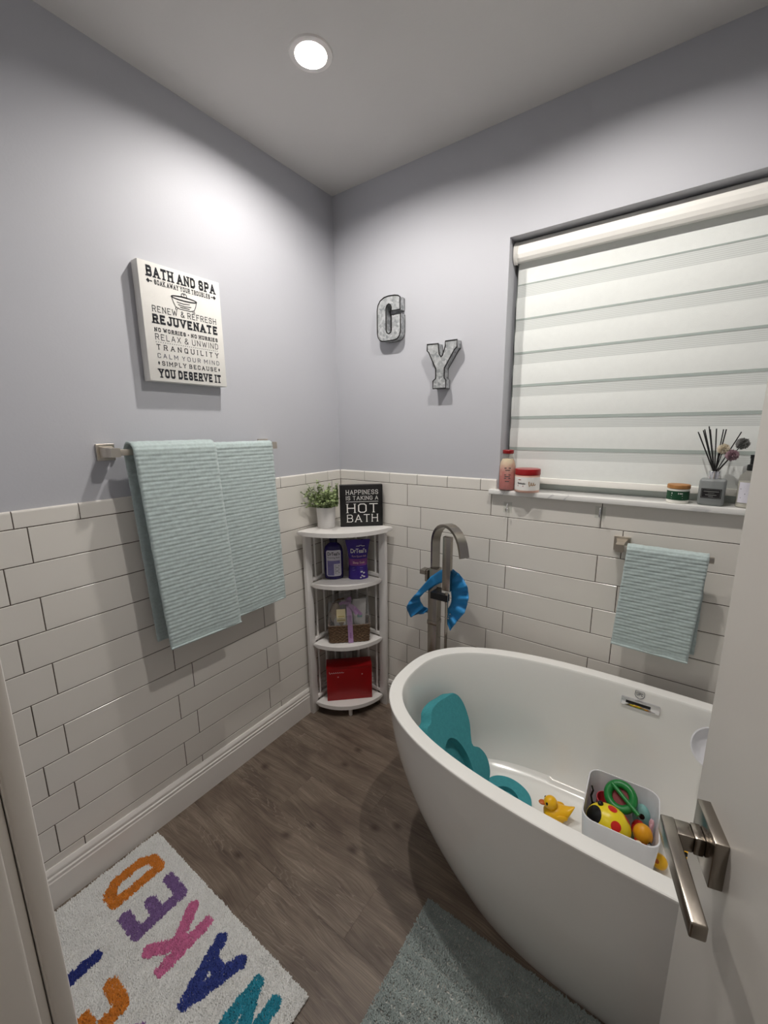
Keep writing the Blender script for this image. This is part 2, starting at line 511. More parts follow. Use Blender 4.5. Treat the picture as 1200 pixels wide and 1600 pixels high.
def prism(name, poly, h, m, parent=None, axis='z', base=0.0, bevel=0.0):
    """extrude polygon [(a,b)]: axis z -> (a,b,base..base+h); axis y -> (a, base..base+h, b)"""
    bm = bmesh.new()
    P = (lambda a, b, t: (a, b, t)) if axis == 'z' else ((lambda a, b, t: (a, t, b)) if axis == 'y' else (lambda a, b, t: (t, a, b)))
    lo = [bm.verts.new(P(a, b, base)) for a, b in poly]
    hi = [bm.verts.new(P(a, b, base + h)) for a, b in poly]
    f0 = bm.faces.new(lo); f1 = bm.faces.new(hi)
    n = len(poly)
    for i in range(n):
        bm.faces.new((lo[i], lo[(i + 1) % n], hi[(i + 1) % n], hi[i]))
    if bevel:
        es = list(f1.edges) + list(f0.edges)
        bmesh.ops.bevel(bm, geom=es, offset=bevel, segments=2, affect='EDGES', profile=0.5)
    return from_bm(name, bm, m, parent, smooth=bevel > 0, angle=40 if bevel else None)

def blob(name, center, radii, m, parent=None, seg=24, rings=14, rot=None):
    vs, fs = [], []
    R = rot or Matrix.Identity(3)
    vs.append(Vector(center) + R @ Vector((0, 0, radii[2])))
    for i in range(1, rings):
        a = PI * i / rings
        for j in range(seg):
            b = 2 * PI * j / seg
            vs.append(Vector(center) + R @ Vector((radii[0] * math.sin(a) * math.cos(b), radii[1] * math.sin(a) * math.sin(b), radii[2] * math.cos(a))))
    vs.append(Vector(center) + R @ Vector((0, 0, -radii[2])))
    for j in range(seg):
        k = (j + 1) % seg
        fs.append((0, 1 + j, 1 + k))
        for i in range(rings - 2):
            A = 1 + i * seg
            fs.append((A + j, A + seg + j, A + seg + k, A + k))
        A = 1 + (rings - 2) * seg
        fs.append((A + j, len(vs) - 1, A + k))
    return mesh_obj(name, vs, fs, m, parent, True)

def thing(name, label, cat, loc=(0, 0, 0), rotz=0.0, group=None):
    o = bpy.data.objects.new(name, None)
    o.empty_display_size = 0.05
    col.objects.link(o)
    o.location = loc
    o.rotation_euler = (0, 0, rotz)
    return tag(o, label, cat, group)

def tag(o, label, cat, group=None):
    o['label'] = label
    o['category'] = cat
    if group:
        o['group'] = group
    return o

def struct(o, label, cat):
    o['kind'] = 'structure'
    o['label'] = label
    o['category'] = cat
    return o

# ---- stroke lettering (capital letters drawn as flat strokes, optional slab serifs)
GL = {
 'A': (.72, [[(0, 0), (.36, 1), (.72, 0)], [(.13, .33), (.59, .33)]]),
 'B': (.62, [[(0, 0), (0, 1), (.44, 1), (.58, .88), (.58, .64), (.44, .52), (0, .52)], [(.44, .52), (.62, .4), (.62, .13), (.47, 0), (0, 0)]]),
 'C': (.6, [[(.6, .74), (.6, .86), (.46, 1), (.15, 1), (0, .85), (0, .15), (.15, 0), (.46, 0), (.6, .14), (.6, .26)]]),
 'D': (.62, [[(0, 0), (0, 1), (.42, 1), (.62, .8), (.62, .2), (.42, 0), (0, 0)]]),
 'E': (.58, [[(.58, 1), (0, 1), (0, 0), (.58, 0)], [(0, .52), (.42, .52)]]),
 'F': (.56, [[(.56, 1), (0, 1), (0, 0)], [(0, .52), (.42, .52)]]),
 'G': (.62, [[(.6, .76), (.6, .86), (.46, 1), (.15, 1), (0, .85), (0, .15), (.15, 0), (.46, 0), (.62, .14), (.62, .46), (.36, .46)]]),
 'H': (.64, [[(0, 0), (0, 1)], [(.64, 0), (.64, 1)], [(0, .52), (.64, .52)]]),
 'I': (.0, [[(0, 0), (0, 1)]]),
 'J': (.5, [[(.5, 1), (.5, .15), (.36, 0), (.14, 0), (0, .15), (0, .27)]]),
 'K': (.62, [[(0, 0), (0, 1)], [(.6, 1), (0, .42)], [(.2, .6), (.62, 0)]]),
 'L': (.52, [[(0, 1), (0, 0), (.52, 0)]]),
 'M': (.8, [[(0, 0), (0, 1), (.4, .35), (.8, 1), (.8, 0)]]),
 'N': (.64, [[(0, 0), (0, 1), (.64, 0), (.64, 1)]]),
 'O': (.64, [[(.16, 0), (0, .16), (0, .84), (.16, 1), (.48, 1), (.64, .84), (.64, .16), (.48, 0), (.16, 0)]]),
 'P': (.6, [[(0, 0), (0, 1), (.45, 1), (.6, .87), (.6, .58), (.45, .45), (0, .45)]]),
 'Q': (.64, [[(.16, 0), (0, .16), (0, .84), (.16, 1), (.48, 1), (.64, .84), (.64, .16), (.48, 0), (.16, 0)], [(.4, .2), (.68, -.08)]]),
 'R': (.62, [[(0, 0), (0, 1), (.45, 1), (.6, .87), (.6, .6), (.45, .48), (0, .48)], [(.36, .48), (.62, 0)]]),
 'S': (.6, [[(.58, .76), (.58, .87), (.45, 1), (.14, 1), (0, .87), (0, .66), (.12, .55), (.46, .47), (.6, .36), (.6, .14), (.46, 0), (.14, 0), (0, .14), (0, .26)]]),
 'T': (.64, [[(0, 1), (.64, 1)], [(.32, 1), (.32, 0)]]),
 'U': (.64, [[(0, 1), (0, .16), (.16, 0), (.48, 0), (.64, .16), (.64, 1)]]),
 'V': (.7, [[(0, 1), (.35, 0), (.7, 1)]]),
 'W': (1.0, [[(0, 1), (.25, 0), (.5, .85), (.75, 0), (1, 1)]]),
 'X': (.66, [[(0, 0), (.66, 1)], [(0, 1), (.66, 0)]]),
 'Y': (.68, [[(0, 1), (.34, .48), (.68, 1)], [(.34, .48), (.34, 0)]]),
 'Z': (.6, [[(0, 1), (.6, 1), (0, 0), (.6, 0)]]),
 '&': (.7, [[(.7, 0), (.16, .72), (.16, .88), (.27, 1), (.4, 1), (.5, .88), (.5, .76), (.05, .36), (0, .2), (.14, 0), (.4, 0), (.7, .36)]]),
 '*': (.2, [[(0, .5), (.2, .5)], [(.1, .4), (.1, .6)], [(.03, .43), (.17, .57)], [(.03, .57), (.17, .43)]]),
 '.': (.0, [[(0, 0), (0, .04)]]),
}
def strokes(text, sw, gap=0.2):
    """stroke segments of a line of text, cap height 1; returns segments, total width, serif bars"""
    x = 0.0
    seg, ser = [], []
    for ch in text:
        if ch == ' ':
            x += 0.42
            continue
        wd, pl = GL[ch]
        x += sw / 2
        for p in pl:
            q = [(x + a, sw / 2 + b * (1 - sw)) for a, b in p]
            for a, b in zip(q, q[1:]):
                seg.append((a, b))
            for (e, f) in ((0, 1), (-1, -2)):
                if p[e][1] in (0, 1) and abs(p[e][1] - p[f][1]) > 0.25 and not (p[0] == p[-1]):
                    ser.append(q[e])
        x += wd + sw / 2 + gap
    return seg, x - gap, ser

def lettering(name, text, h, width, m, parent, x0, z0, y=0.0, sw=0.2, serif=True, gap=0.2, center=True, frame=None):
    """flat printed line: local x to the right, z up, facing -y; fitted to width, left edge at x0 (or centred on it)"""
    seg, tw, ser = strokes(text, sw, gap)
    sx = width / tw
    vs, fs = [], []
    def quad(a, b, c_, d_):
        n = len(vs)
        k = (len(fs) % 5) * 1.2e-5
        for (px, pz) in (a, b, c_, d_):
            vs.append((x0 + (px - (tw / 2 if center else 0)) * sx, y - k, z0 + pz * h))
        fs.append((n, n + 1, n + 2, n + 3))
    for (a, b) in seg:
        t = Vector((b[0] - a[0], b[1] - a[1]))
        if t.length < 1e-6:
            continue
        t.normalize()
        nrm = Vector((-t.y, t.x)) * sw / 2
        A = Vector(a) - t * sw / 2 * (1 if abs(t.x * t.y) < .05 else .55)
        B = Vector(b) + t * sw / 2 * (1 if abs(t.x * t.y) < .05 else .55)
        quad(A - nrm, B - nrm, B + nrm, A + nrm)
    if serif:
        st = sw * 0.55
        for (px, pz) in ser:
            zb = 0 if pz < .5 else 1 - st
            quad((px - sw * 1.15, zb), (px + sw * 1.15, zb), (px + sw * 1.15, zb + st), (px - sw * 1.15, zb + st))
    return mesh_obj(name, vs, fs, m, parent)

def bars(name, rects, m, parent, y):
    """thin flat print bars (x0,z0,x1,z1) facing -y"""
    vs, fs = [], []
    for (a, b, c_, d_) in rects:
        n = len(vs)
        vs += [(a, y, b), (c_, y, b), (c_, y, d_), (a, y, d_)]
        fs.append((n, n + 1, n + 2, n + 3))
    o = mesh_obj(name, vs, fs, m, parent)
    if len(rects) > 1:
        o['kind'] = 'stuff'
    return o

def curve_bend(o, R, y0):
    """wrap a flat print (facing -y at y=y0) about a vertical cylinder of radius R on the local z axis"""
    for v in o.data.vertices:
        e = y0 - v.co.y
        a = v.co.x / R
        v.co.x = (R + e) * math.sin(a)
        v.co.y = -(R + e) * math.cos(a)
    return o

def font_text(name, body, size, m, parent, x, z, y, width=None, bold=0.0, shear=0.0):
    cu = bpy.data.curves.new(name, 'FONT')
    cu.body = body
    cu.size = size
    cu.align_x = 'CENTER'
    cu.offset = bold
    cu.shear = shear
    cu.resolution_u = 3
    tmp = bpy.data.objects.new('tmp', cu)
    col.objects.link(tmp)
    dg = bpy.context.evaluated_depsgraph_get()
    me = bpy.data.meshes.new_from_object(tmp.evaluated_get(dg))
    bpy.data.objects.remove(tmp)
    bpy.data.curves.remove(cu)
    co = np.array([v.co[:] for v in me.vertices])
    sx = 1.0
    if width:
        sx = width / (co[:, 0].max() - co[:, 0].min())
    for v in me.vertices:
        v.co = (x + v.co.x * sx, y, z + v.co.y)
    me.materials.clear()
    me.materials.append(m)
    o = bpy.data.objects.new(name, me)
    return link(o, parent)

# ------------------------------------------------------------------ room shell
H = 2.518
L0 = 1.195           # underside of the bullnose row
RH = 0.1031          # tile course
TL = 0.4126          # tile length with joint
XR, YF = 2.42, -1.59 # right wall, inner face of the front wall
def holed(name, lo, hi, holes, axes, m, parent=None):
    """slab lo..hi with rectangular holes in the plane of the two axes"""
    a, b = axes
    us = sorted({lo[a], hi[a], *[v for q in holes for v in (q[0], q[2])]})
    vs_ = sorted({lo[b], hi[b], *[v for q in holes for v in (q[1], q[3])]})
    lst = []
    for i in range(len(us) - 1):
        for j in range(len(vs_) - 1):
            mu, mv = (us[i] + us[i + 1]) / 2, (vs_[j] + vs_[j + 1]) / 2
            if any(q[0] < mu < q[2] and q[1] < mv < q[3] for q in holes):
                continue
            l, h_ = list(lo), list(hi)
            l[a], h_[a] = us[i], us[i + 1]
            l[b], h_[b] = vs_[j], vs_[j + 1]
            lst.append((l, h_))
    return boxes(name, lst, m, parent)

floor = struct(box('floor', (-0.12, -3.1, -0.08), (2.55, 0.14, -0.004), M['under']), 'grey brown wood plank floor', 'floor')
ceiling = struct(holed('ceiling', (-0.12, -3.1, H), (2.55, 0.14, H + 0.1),
                       [(x - .043, y - .043, x + .043, y + .043) for x, y in DOWNLIGHTS], (0, 1), M['ceiling']), 'flat light grey ceiling', 'ceiling')
wall_left = struct(box('wall_left', (-0.12, -1.70, 0), (-0.008, 0.14, H), M['paint']), 'blue grey wall with white tile wainscot and towel bar', 'wall')
WX0, WX1, WZ0, WZ1 = 0.853, 2.06, 1.19, 2.137
wall_back = struct(holed('wall_back', (-0.12, 0.008, 0), (2.55, 0.14, H), [(WX0, WZ0, WX1, WZ1)], (0, 2), M['paint']), 'blue grey window wall with white tile wainscot', 'wall')
wall_right = struct(box('wall_right', (XR, -1.70, 0), (2.55, 0.14, H), M['paint']), 'side wall behind the open door', 'wall')
DX0, DX1, DZ = 1.025, 1.69, 2.06
wall_front = struct(holed('wall_front', (-0.12, -1.70, 0), (2.55, YF, H), [(DX0, -1, DX1, DZ)], (0, 2), M['paint']), 'wall around the doorway', 'wall')
wall_hall = struct(boxes('wall_hall', [((0.0, -3.1, 0), (2.55, -3.0, H)), ((-0.12, -3.1, 0), (0.0, -1.70, H)), ((2.5, -3.1, 0), (2.55, -1.70, H))], M['hall']), 'hallway walls behind the doorway', 'wall')

# floor planks
PW = 0.18
plank_mesh = {}
def plank(x0, x1, y0, y1):
    g = 0.00015
    a, b = x1 - x0 - 2 * g, y1 - y0 - 2 * g
    key = (round(a, 4), round(b, 4))
    if key not in plank_mesh:
        bm = bmesh.new()
        ch = 0.0003
        lo = [bm.verts.new(p) for p in ((0, 0, -0.004), (a, 0, -0.004), (a, b, -0.004), (0, b, -0.004))]
        mi = [bm.verts.new(p) for p in ((0, 0, -ch), (a, 0, -ch), (a, b, -ch), (0, b, -ch))]
        hi = [bm.verts.new(p) for p in ((ch, ch, 0), (a - ch, ch, 0), (a - ch, b - ch, 0), (ch, b - ch, 0))]
        bm.faces.new(hi)
        for A, B in ((lo, mi), (mi, hi)):
            for i in range(4):
                bm.faces.new((A[i], A[(i + 1) % 4], B[(i + 1) % 4], B[i]))
        me = bpy.data.meshes.new('plank')
        bm.to_mesh(me); bm.free()
        me.materials.append(M['wood'])
        plank_mesh[key] = me
    o = bpy.data.objects.new('plank', plank_mesh[key])
    o.location = (x0 + g, y0 + g, 0)
    link(o, floor)
JX = {0: 0.86, 1: 0.33, 2: 0.98, 3: 0.62, 4: 0.312, 5: 0.80, 6: 0.50, 7: 1.05}
y = -0.055 + PW
k = 0
while y > -2.9:
    y1, y0 = min(y, 0.0), y - PW
    js = JX.get(k, random.uniform(0.2, 1.2))
    xs = sorted([0.0, 2.42] + [q for q in (js - 1.22, js, js + 1.22) if 0.05 < q < 2.37])
    if y1 - y0 > 0.02:
        for a, b in zip(xs, xs[1:]):
            plank(a, b, y0, y1)
    y -= PW
    k += 1

# wall tiles
tile_mesh = {}
def tile(parent, wall, s0, s1, z0, z1, cap=False):
    g = 0.0013
    a, b = s1 - s0 - 2 * g, z1 - z0 - (2 * g if not cap else g)
    if a < 0.006 or b < 0.006:
        return
    key = (wall, round(a, 4), round(b, 4), cap)
    t, ch = 0.0085, 0.0011
    if key not in tile_mesh:
        # local: s along x, z up, face toward -y ; the cap tile has a rounded top edge
        bk = [(0, 0, 0), (a, 0, 0), (a, 0, b), (0, 0, b)]
        if cap:
            pr = [(0.0, -t + ch), (ch, -t), (b - .006, -t), (b - .003, -t + .0008), (b - .0008, -t + .003), (b, -t + .0065), (b, 0.0), (0.0, 0.0)]
            vs = [(0, p[1], p[0]) for p in pr] + [(a, p[1], p[0]) for p in pr]
            n = len(pr)
            fs = [(i, (i + 1) % n, n + (i + 1) % n, n + i) for i in range(n)] + [tuple(range(n)), tuple(range(n, 2 * n))[::-1]]
        else:
            mi = [(x, -t + ch, z) for x, _, z in bk]
            ft = [(ch, -t, ch), (a - ch, -t, ch), (a - ch, -t, b - ch), (ch, -t, b - ch)]
            vs = bk + mi + ft
            fs = [(8, 9, 10, 11)]
            for o_ in (0, 4):
                for i in range(4):
                    fs.append((o_ + i, o_ + (i + 1) % 4, o_ + 4 + (i + 1) % 4, o_ + 4 + i))
        if wall == 0:      # left wall: s runs toward -y, face +x
            vs = [(-p[1], -p[0], p[2]) for p in vs]
        me = bpy.data.meshes.new('tile')
        me.from_pydata(vs, [], fs)
        bm = bmesh.new(); bm.from_mesh(me); bmesh.ops.recalc_face_normals(bm, faces=bm.faces); bm.to_mesh(me); bm.free()
        me.materials.append(M['tile'])
        tile_mesh[key] = me
    o = bpy.data.objects.new('tile', tile_mesh[key])
    o.location = (-0.0085, -(s0 + g), z0 + g) if wall == 0 else (s0 + g, 0.0085, z0 + g)
    if parent is wall_left:
        o.location.x = -0.0085
    link(o, parent)

def tile_wall(parent, wall, smax, odd, even, cap0, capmax):
    for row in range(1, 12):
        z1 = L0 - RH * (row - 1)
        z0 = z1 - RH if row < 11 else 0.11
        st = odd if row % 2 else even
        while st > 0.004:
            st -= TL
        st += TL if st < -TL + 0.005 else 0
        e = [0.0]
        q = st
        while q < smax:
            if q > 0.004:
                e.append(q)
            q += TL
        e.append(smax)
        for a, b in zip(e, e[1:]):
            tile(parent, wall, a, b, z0, z1)
    e = [0.0]
    q = cap0
    while q < capmax - 0.01:
        if q > 0.01:
            e.append(q)
        q += 0.1545
    e.append(capmax)
    for a, b in zip(e, e[1:]):
        tile(parent, wall, a, b, L0, L0 + 0.049, True)
tile_wall(wall_left, 0, 1.589, 0.4798, 0.5444, 0.0968, 1.589)
tile_wall(wall_back, 1, 2.415, 0.4148, 0.4883, 0.1595, 0.847)
box('grout', (-0.0085, -1.589, 0.0), (-0.0018, 0.008, L0 + 0.047), M['grout'], wall_left)
boxes('grout', [((-0.0018, 0.0018, 0.0), (2.415, 0.0085, L0 - 0.004)), ((-0.0018, 0.0018, L0 - 0.004), (0.845, 0.0085, L0 + 0.047))], M['grout'], wall_back)

# baseboards
BB = [(0, 0), (.016, 0), (.016, .094), (.0135, .0965), (.0125, .1), (.0145, .103), (.0145, .1085), (.011, .1115), (.0105, .115), (.012, .118), (.0115, .124), (.008, .131), (.005, .135), (0, .135)]
bm = bmesh.new()
for (ya, yb) in ((-1.588, 0.0),):
    A = [bm.verts.new((p, ya, z)) for p, z in BB]
    B = [bm.verts.new((p, yb, z)) for p, z in BB]
    n = len(BB)
    for i in range(n):
        bm.faces.new((A[i], A[(i + 1) % n], B[(i + 1) % n], B[i]))
    bm.faces.new(A); bm.faces.new(B)
struct(from_bm('baseboard_left', bm, M['trim']), 'white moulded baseboard under the towel wall', 'baseboard')
bm = bmesh.new()
A = [bm.verts.new((0.0005, -p, z)) for p, z in BB]
B = [bm.verts.new((2.41, -p, z)) for p, z in BB]
n = len(BB)
for i in range(n):
    bm.faces.new((A[i], A[(i + 1) % n], B[(i + 1) % n], B[i]))
bm.faces.new(A); bm.faces.new(B)
struct(from_bm('baseboard_back', bm, M['trim']), 'white moulded baseboard under the window wall', 'baseboard')

# doorway trim
t = struct(box('trim_1', (0.975, -1.5908, 0.0), (1.050, -1.576, DZ + .06), M['trim'], bevel=0.0025), 'white painted door casing at the doorway', 'door trim')
box('jamb', (1.026, -1.699, 0.0), (1.0445, -1.5915, DZ), M['trim'], t, 0.001)
box('stop', (1.0447, -1.699, 0.0), (1.0555, -1.5985, DZ - .02), M['trim'], t, 0.003)
t = struct(box('trim_2', (1.672, -1.5908, 0.0), (1.76, -1.578, DZ + .06), M['trim'], bevel=0.0025), 'white casing on the hinge side of the doorway', 'door trim')
box('jamb', (1.672, -1.699, 0.0), (1.689, -1.5915, DZ), M['trim'], t, 0.001)

# ------------------------------------------------------------------ open door with lever handle
FREE = Vector((1.5158, -0.987, 0))
PHI = Vector((-0.2417, 0.9704, 0)).normalized()
DW = 0.61
hinge = FREE - PHI * DW
door = bpy.data.objects.new('door_1', None)
col.objects.link(door)
door.location = (hinge.x, hinge.y, 0)
# local frame: +x along the leaf to its free edge, +y out of the visible face
ang = math.atan2(PHI.y, PHI.x)
door.rotation_euler = (0, 0, ang)
struct(door, 'open white door with satin nickel lever handle', 'door')
box('door_leaf', (0.0, -0.035, 0.012), (DW, 0.0, 2.035), M['door'], door, 0.0015)
hc, hz = DW - 0.0725, 0.9405
ros = box('rosette', (hc - .0325, -0.0005, hz - .0325), (hc + .0325, 0.0145, hz + .0325), M['nickel_dark'], door, 0.0012)
bm = bmesh.new()
bm_box(bm, (hc - .0125, 0.0145, hz - .0125), (hc + .0125, 0.026, hz + .0125), .002)
bm_box(bm, (hc - .0115, 0.026, hz - .0115), (hc + .0115, 0.050, hz + .0115), .0015)
from_bm('neck', bm, M['nickel_dark'], door, True, 40)
bm = bmesh.new()
sec = [(hc + .0125, .0125), (hc - .02, .0118), (hc - .118, .0098)]
vs = []
for x, hh in sec:
    yo = 0.0 if x > hc - .03 else 0.0
    vs.append([bm.verts.new((x, .0425 + yo, hz - hh)), bm.verts.new((x, .0585 + yo, hz - hh)), bm.verts.new((x, .0585 + yo, hz + hh)), bm.verts.new((x, .0425 + yo, hz + hh))])
for A, B in zip(vs, vs[1:]):
    for i in range(4):
        bm.faces.new((A[i], A[(i + 1) % 4], B[(i + 1) % 4], B[i]))
bm.faces.new(vs[0]); bm.faces.new(vs[-1])
bmesh.ops.recalc_face_normals(bm, faces=bm.faces)
bmesh.ops.bevel(bm, geom=[e for e in bm.edges if len(e.link_faces) == 2 and e.calc_face_angle() > .5], offset=0.0022, segments=3, affect='EDGES', profile=0.5)
from_bm('lever', bm, M['nickel_dark'], door, True, 40)
box('latch_plate', (DW - .0005, -.029, hz - .028), (DW + .001, -.006, hz + .028), M['nickel_dark'], door)

# ------------------------------------------------------------------ window, sill, shade
win = bpy.data.objects.new('window_1', None)
col.objects.link(win)
win.location = ((WX0 + WX1) / 2, 0.1, WZ0)
struct(win, 'window in the tiled wall with marble sill', 'window')
def wloc(o):
    o.location = -win.location
    return o
SX, SZ = 0.822, 1.205
wloc(prism('window_sill', [(SX, -0.021), (WX1 + .03, -0.021), (WX1 + .03, 0.0075), (WX1 - .001, 0.0085), (WX1 - .001, 0.105), (WX0 + .001, 0.105), (WX0 + .001, 0.0075), (SX, -0.0005)], 0.019, M['marble'], win, 'z', SZ - 0.019, 0.002))
fr = wloc(boxes('window_frame', [((WX0 + .001, .106, WZ0), (WX0 + .04, .139, WZ1)), ((WX1 - .04, .106, WZ0), (WX1 - .001, .139, WZ1)),
                            ((WX0 + .04, .106, WZ0), (WX1 - .04, .139, SZ + .035)), ((WX0 + .04, .106, WZ1 - .05), (WX1 - .04, .139, WZ1 - .001)),
                            (((WX0 + WX1) / 2 - .02, .110, SZ + .035), ((WX0 + WX1) / 2 + .02, .13, WZ1 - .05))], M['alu'], win))
for (a, b) in ((WX0 + .04, (WX0 + WX1) / 2 - .02), ((WX0 + WX1) / 2 + .02, WX1 - .04)):
    wloc(box('pane', (a, .120, SZ + .035), (b, .126, WZ1 - .05), M['pane'], win))

shade = thing('zebra_shade', 'white banded roller shade drawn down over the window', 'window blind', (1.46, 0.06, WZ1))
def sl(o):
    o.location = Vector((0, .020, 0)) - Vector(shade.location)
    return o
BX0, BX1 = 0.868, WX1 - .02
# cassette: rounded front cover with end caps
def cass(off=0.0):
    p = [(.085, 2.134), (.036 - off, 2.134), (.028 - off, 2.126)]
    for i in range(9):
        a = math.radians(110 + i * 14)
        p.append((.062 + (.040 + off) * math.cos(a), 2.090 + (.040 + off) * math.sin(a) * .95))
    p += [(.085, 2.0525)]
    return p
pc = [(.085, 2.1335), (.040, 2.1335), (.030, 2.127), (.023, 2.115), (.0195, 2.100), (.0195, 2.085), (.023, 2.072), (.030, 2.062), (.036, 2.058), (.040, 2.060), (.042, 2.066), (.085, 2.066)]
sl(prism('cassette', pc, BX1 - .864 - .004, M['cassette'], shade, 'x', 0.868))
pe = [(.086, 2.135), (.039, 2.135), (.0285, 2.128), (.021, 2.116), (.0175, 2.101), (.0175, 2.084), (.021, 2.071), (.028, 2.060), (.036, 2.055), (.044, 2.057), (.047, 2.064), (.086, 2.064)]
for xx in (0.8565, BX1 + .004):
    sl(prism('end_cap', pe, 0.0115, M['cassette'], shade, 'x', xx, 0.001))
def band(name, z0, z1, yb, m, bow=0.0, ext=0.0, n=5, xoff=0.0):
    vs, fs = [], []
    for i in range(n):
        f = i / (n - 1)
        yy = yb - bow * math.sin(PI * f)
        for x in (BX0 - ext + xoff, BX1 + ext):
            vs.append((x, yy, z0 + (z1 - z0) * f))
    for i in range(n - 1):
        fs.append((2 * i, 2 * i + 1, 2 * i + 3, 2 * i + 2))
    o = mesh_obj(name, vs, fs, m, shade, True)
    return sl(o)
zlines = [1.990 - .1233 * k for k in range(7)]     # upper rim of each sheer strip
band('opaque_band', zlines[0], 2.066, 0.058, M['shade'], .0, 0.0)
band('opaque_band_rear', zlines[0] - .004, 2.066, 0.066, M['shade'])
for i, z in enumerate(zlines):
    lo = max(z - .1233, 1.252)
    sh0 = z - .0465
    if z > 1.27:
        band('sheer_band', max(sh0, lo), z, 0.058, M['sheer'], .0, 0.0, 5, 0.0)
        band('opaque_band', lo, max(sh0, lo + .002), 0.0575, M['shade'], .0012, 0.0015)
        band('slit_strip', z - (.0045 + .0016 * i), z, 0.0572, M['slitgrey'])  # opaque strip; its grey imitates the dark view through the slit
        # back layer of the loop: its opaque band shows through the sheer, save for a slit that grows lower down
        gap = 0.006 + 0.0022 * i
        band('opaque_band_rear', max(z - .074 - .004, lo - .01), z - gap, 0.068, M['shade'], 0, 0.0, 5, .002)
        if z - .1233 > 1.27:
            band('sheer_band_rear', z - .1233 - gap, z - .078, 0.068, M['sheer'], 0, 0, 3, .002)
sl(box('bottom_rail', (BX0 - .002, .052, 1.230), (BX1 + .002, .072, 1.2535), M['cassette'], shade, .003))

# ------------------------------------------------------------------ ceiling lights
def downlight(x, y, label):
    t = thing('recessed_light', label, 'ceiling light', (x, y, H), 0, 'recessed ceiling lights')
    lathe('trim_ring', [(.0425, .012), (.0425, -.001), (.046, -.0045), (.055, -.0055), (.061, -.004), (.0635, -.0002), (.0635, 0.0), (.043, 0.0)], M['reflector'], t, 48)
    lathe('reflector', [(.0425, .002), (.039, .007), (.0245, .011), (.0245, .047)], M['reflector'], t, 48)
    lathe('lens', [(.0, .009), (.024, .009), (.024, .045), (0, .046)], M['lens'], t, 40)
    lathe('housing', [(.0427, .0005), (.0427, .07), (0, .07)], M['reflector'], t, 32)
    return t
downlight(*DOWNLIGHTS[0], 'round recessed ceiling light, lit, near the corner')
downlight(*DOWNLIGHTS[1], 'round recessed ceiling light above the bathtub middle')
t = thing('hall_fill_light', 'unseen disc light added on the hallway ceiling as fill', 'ceiling light', (*HALL_FILL, H))  # lamp added out of view to give the room ambient fill
lathe('rim', [(.15, 0.0), (.155, -.02), (.145, -.03), (.14, -.03)], M['reflector'], t, 40)
lathe('lens', [(.14, -.012), (.12, -.03), (0, -.034)], M['hallfill'], t, 40)

# ------------------------------------------------------------------ bathtub
TC = (1.445, -0.451)
TA, TB, TZ, EX = 0.752, 0.375, 0.58, 2.55
def ring(a, b, z, n=120, ex=EX):
    out = []
    for i in range(n):
        th = 2 * PI * i / n
        cx, sy = math.cos(th), math.sin(th)
        out.append((a * math.copysign(abs(cx) ** (2 / ex), cx), b * math.copysign(abs(sy) ** (2 / ex), sy), z))
    return out
secs = []
def add(ins_a, ins_b, z, ex=EX):
    secs.append(ring(TA - ins_a, TB - ins_b, z, ex=ex))
# outer skin from the floor up: full belly tucking in to the base
for f in [0, .02, .06, .12, .2, .3, .42, .55, .68, .8, .9, .97]:
    q = (1 - f) ** 1.9
    add(.235 * q + .004, .108 * q + .003, f * (TZ - .012) + .0, 2.35 + .2 * f)
add(.0005, .0005, TZ - .008); add(.0, .0, TZ - .0045); add(.001, .001, TZ - .0015); add(.0035, .0035, TZ)
add(.040, .040, TZ); add(.0425, .0425, TZ - .001); add(.0445, .0445, TZ - .0045); add(.0455, .0455, TZ - .009)
for (ia, ib, z) in [(.051, .048, .54), (.062, .055, .46), (.080, .063, .36), (.103, .075, .27), (.128, .090, .20), (.158, .109, .156), (.192, .132, .137), (.230, .158, .1312), (.30, .20, .1303), (.58, .32, .130)]:
    add(ia, ib, z, 2.45 + .8 * max(0, min(1, (.36 - z) / .22)))
vs = [p for s in secs for p in s]
n = 120
fs = []
for k in range(len(secs) - 1):
    for i in range(n):
        j = (i + 1) % n
        fs.append((k * n + i, k * n + j, (k + 1) * n + j, (k + 1) * n + i))
fs.append(tuple(range(n))[::-1])
fs.append(tuple((len(secs) - 1) * n + i for i in range(n)))
tub = thing('bathtub', 'white freestanding oval bathtub under the window', 'bathtub', (TC[0], TC[1], 0.0))
shell = mesh_obj('tub_shell', vs, fs, M['acrylic'], tub, True)
shell.data.set_sharp_from_angle(angle=math.radians(28))
# overflow slot on the far inner wall and the mark above it (tub-local)
def far_y(z):    # inner far wall
    pts = [(.54, .043), (.46, .052), (.36, .064)]
    return TB - (.048 + (.54 - z) / .08 * .007)
def tl(x, y_, z): return (x - TC[0], y_ - TC[1], z)
oy = far_y(.525) - .0005
ov = box('overflow_cover', (1.372 - TC[0], oy - .006, .512), (1.484 - TC[0], oy + .012, .5405), M['chrome'], tub, .0012)
bm = bmesh.new()
bm_box(bm, (1.386 - TC[0], oy - .0068, .523), (1.458 - TC[0], oy - .0055, .533), .0004)
from_bm('overflow_slot', bm, M['black'], ov)
mk = bpy.data.objects.new
sh = [(-.010, .026), (.010, .026), (.011, .010), (.008, .003), (0, -.002), (-.008, .003), (-.011, .010), (-.010, .026)]
pts = [(1.4235 - TC[0] + a * 1.25, far_y(.549) - .0012 + .0008 * (b / .026), .5475 + b) for a, b in sh]
tube('certification_mark', pts, .0008, M['inkgrey'], tub, 4, closed=False)
lettering('certification_letters', 'UPC', .010, .018, M['inkgrey'], tub, 1.4235 - TC[0], .5570, far_y(.556) - .0025, .22, False)
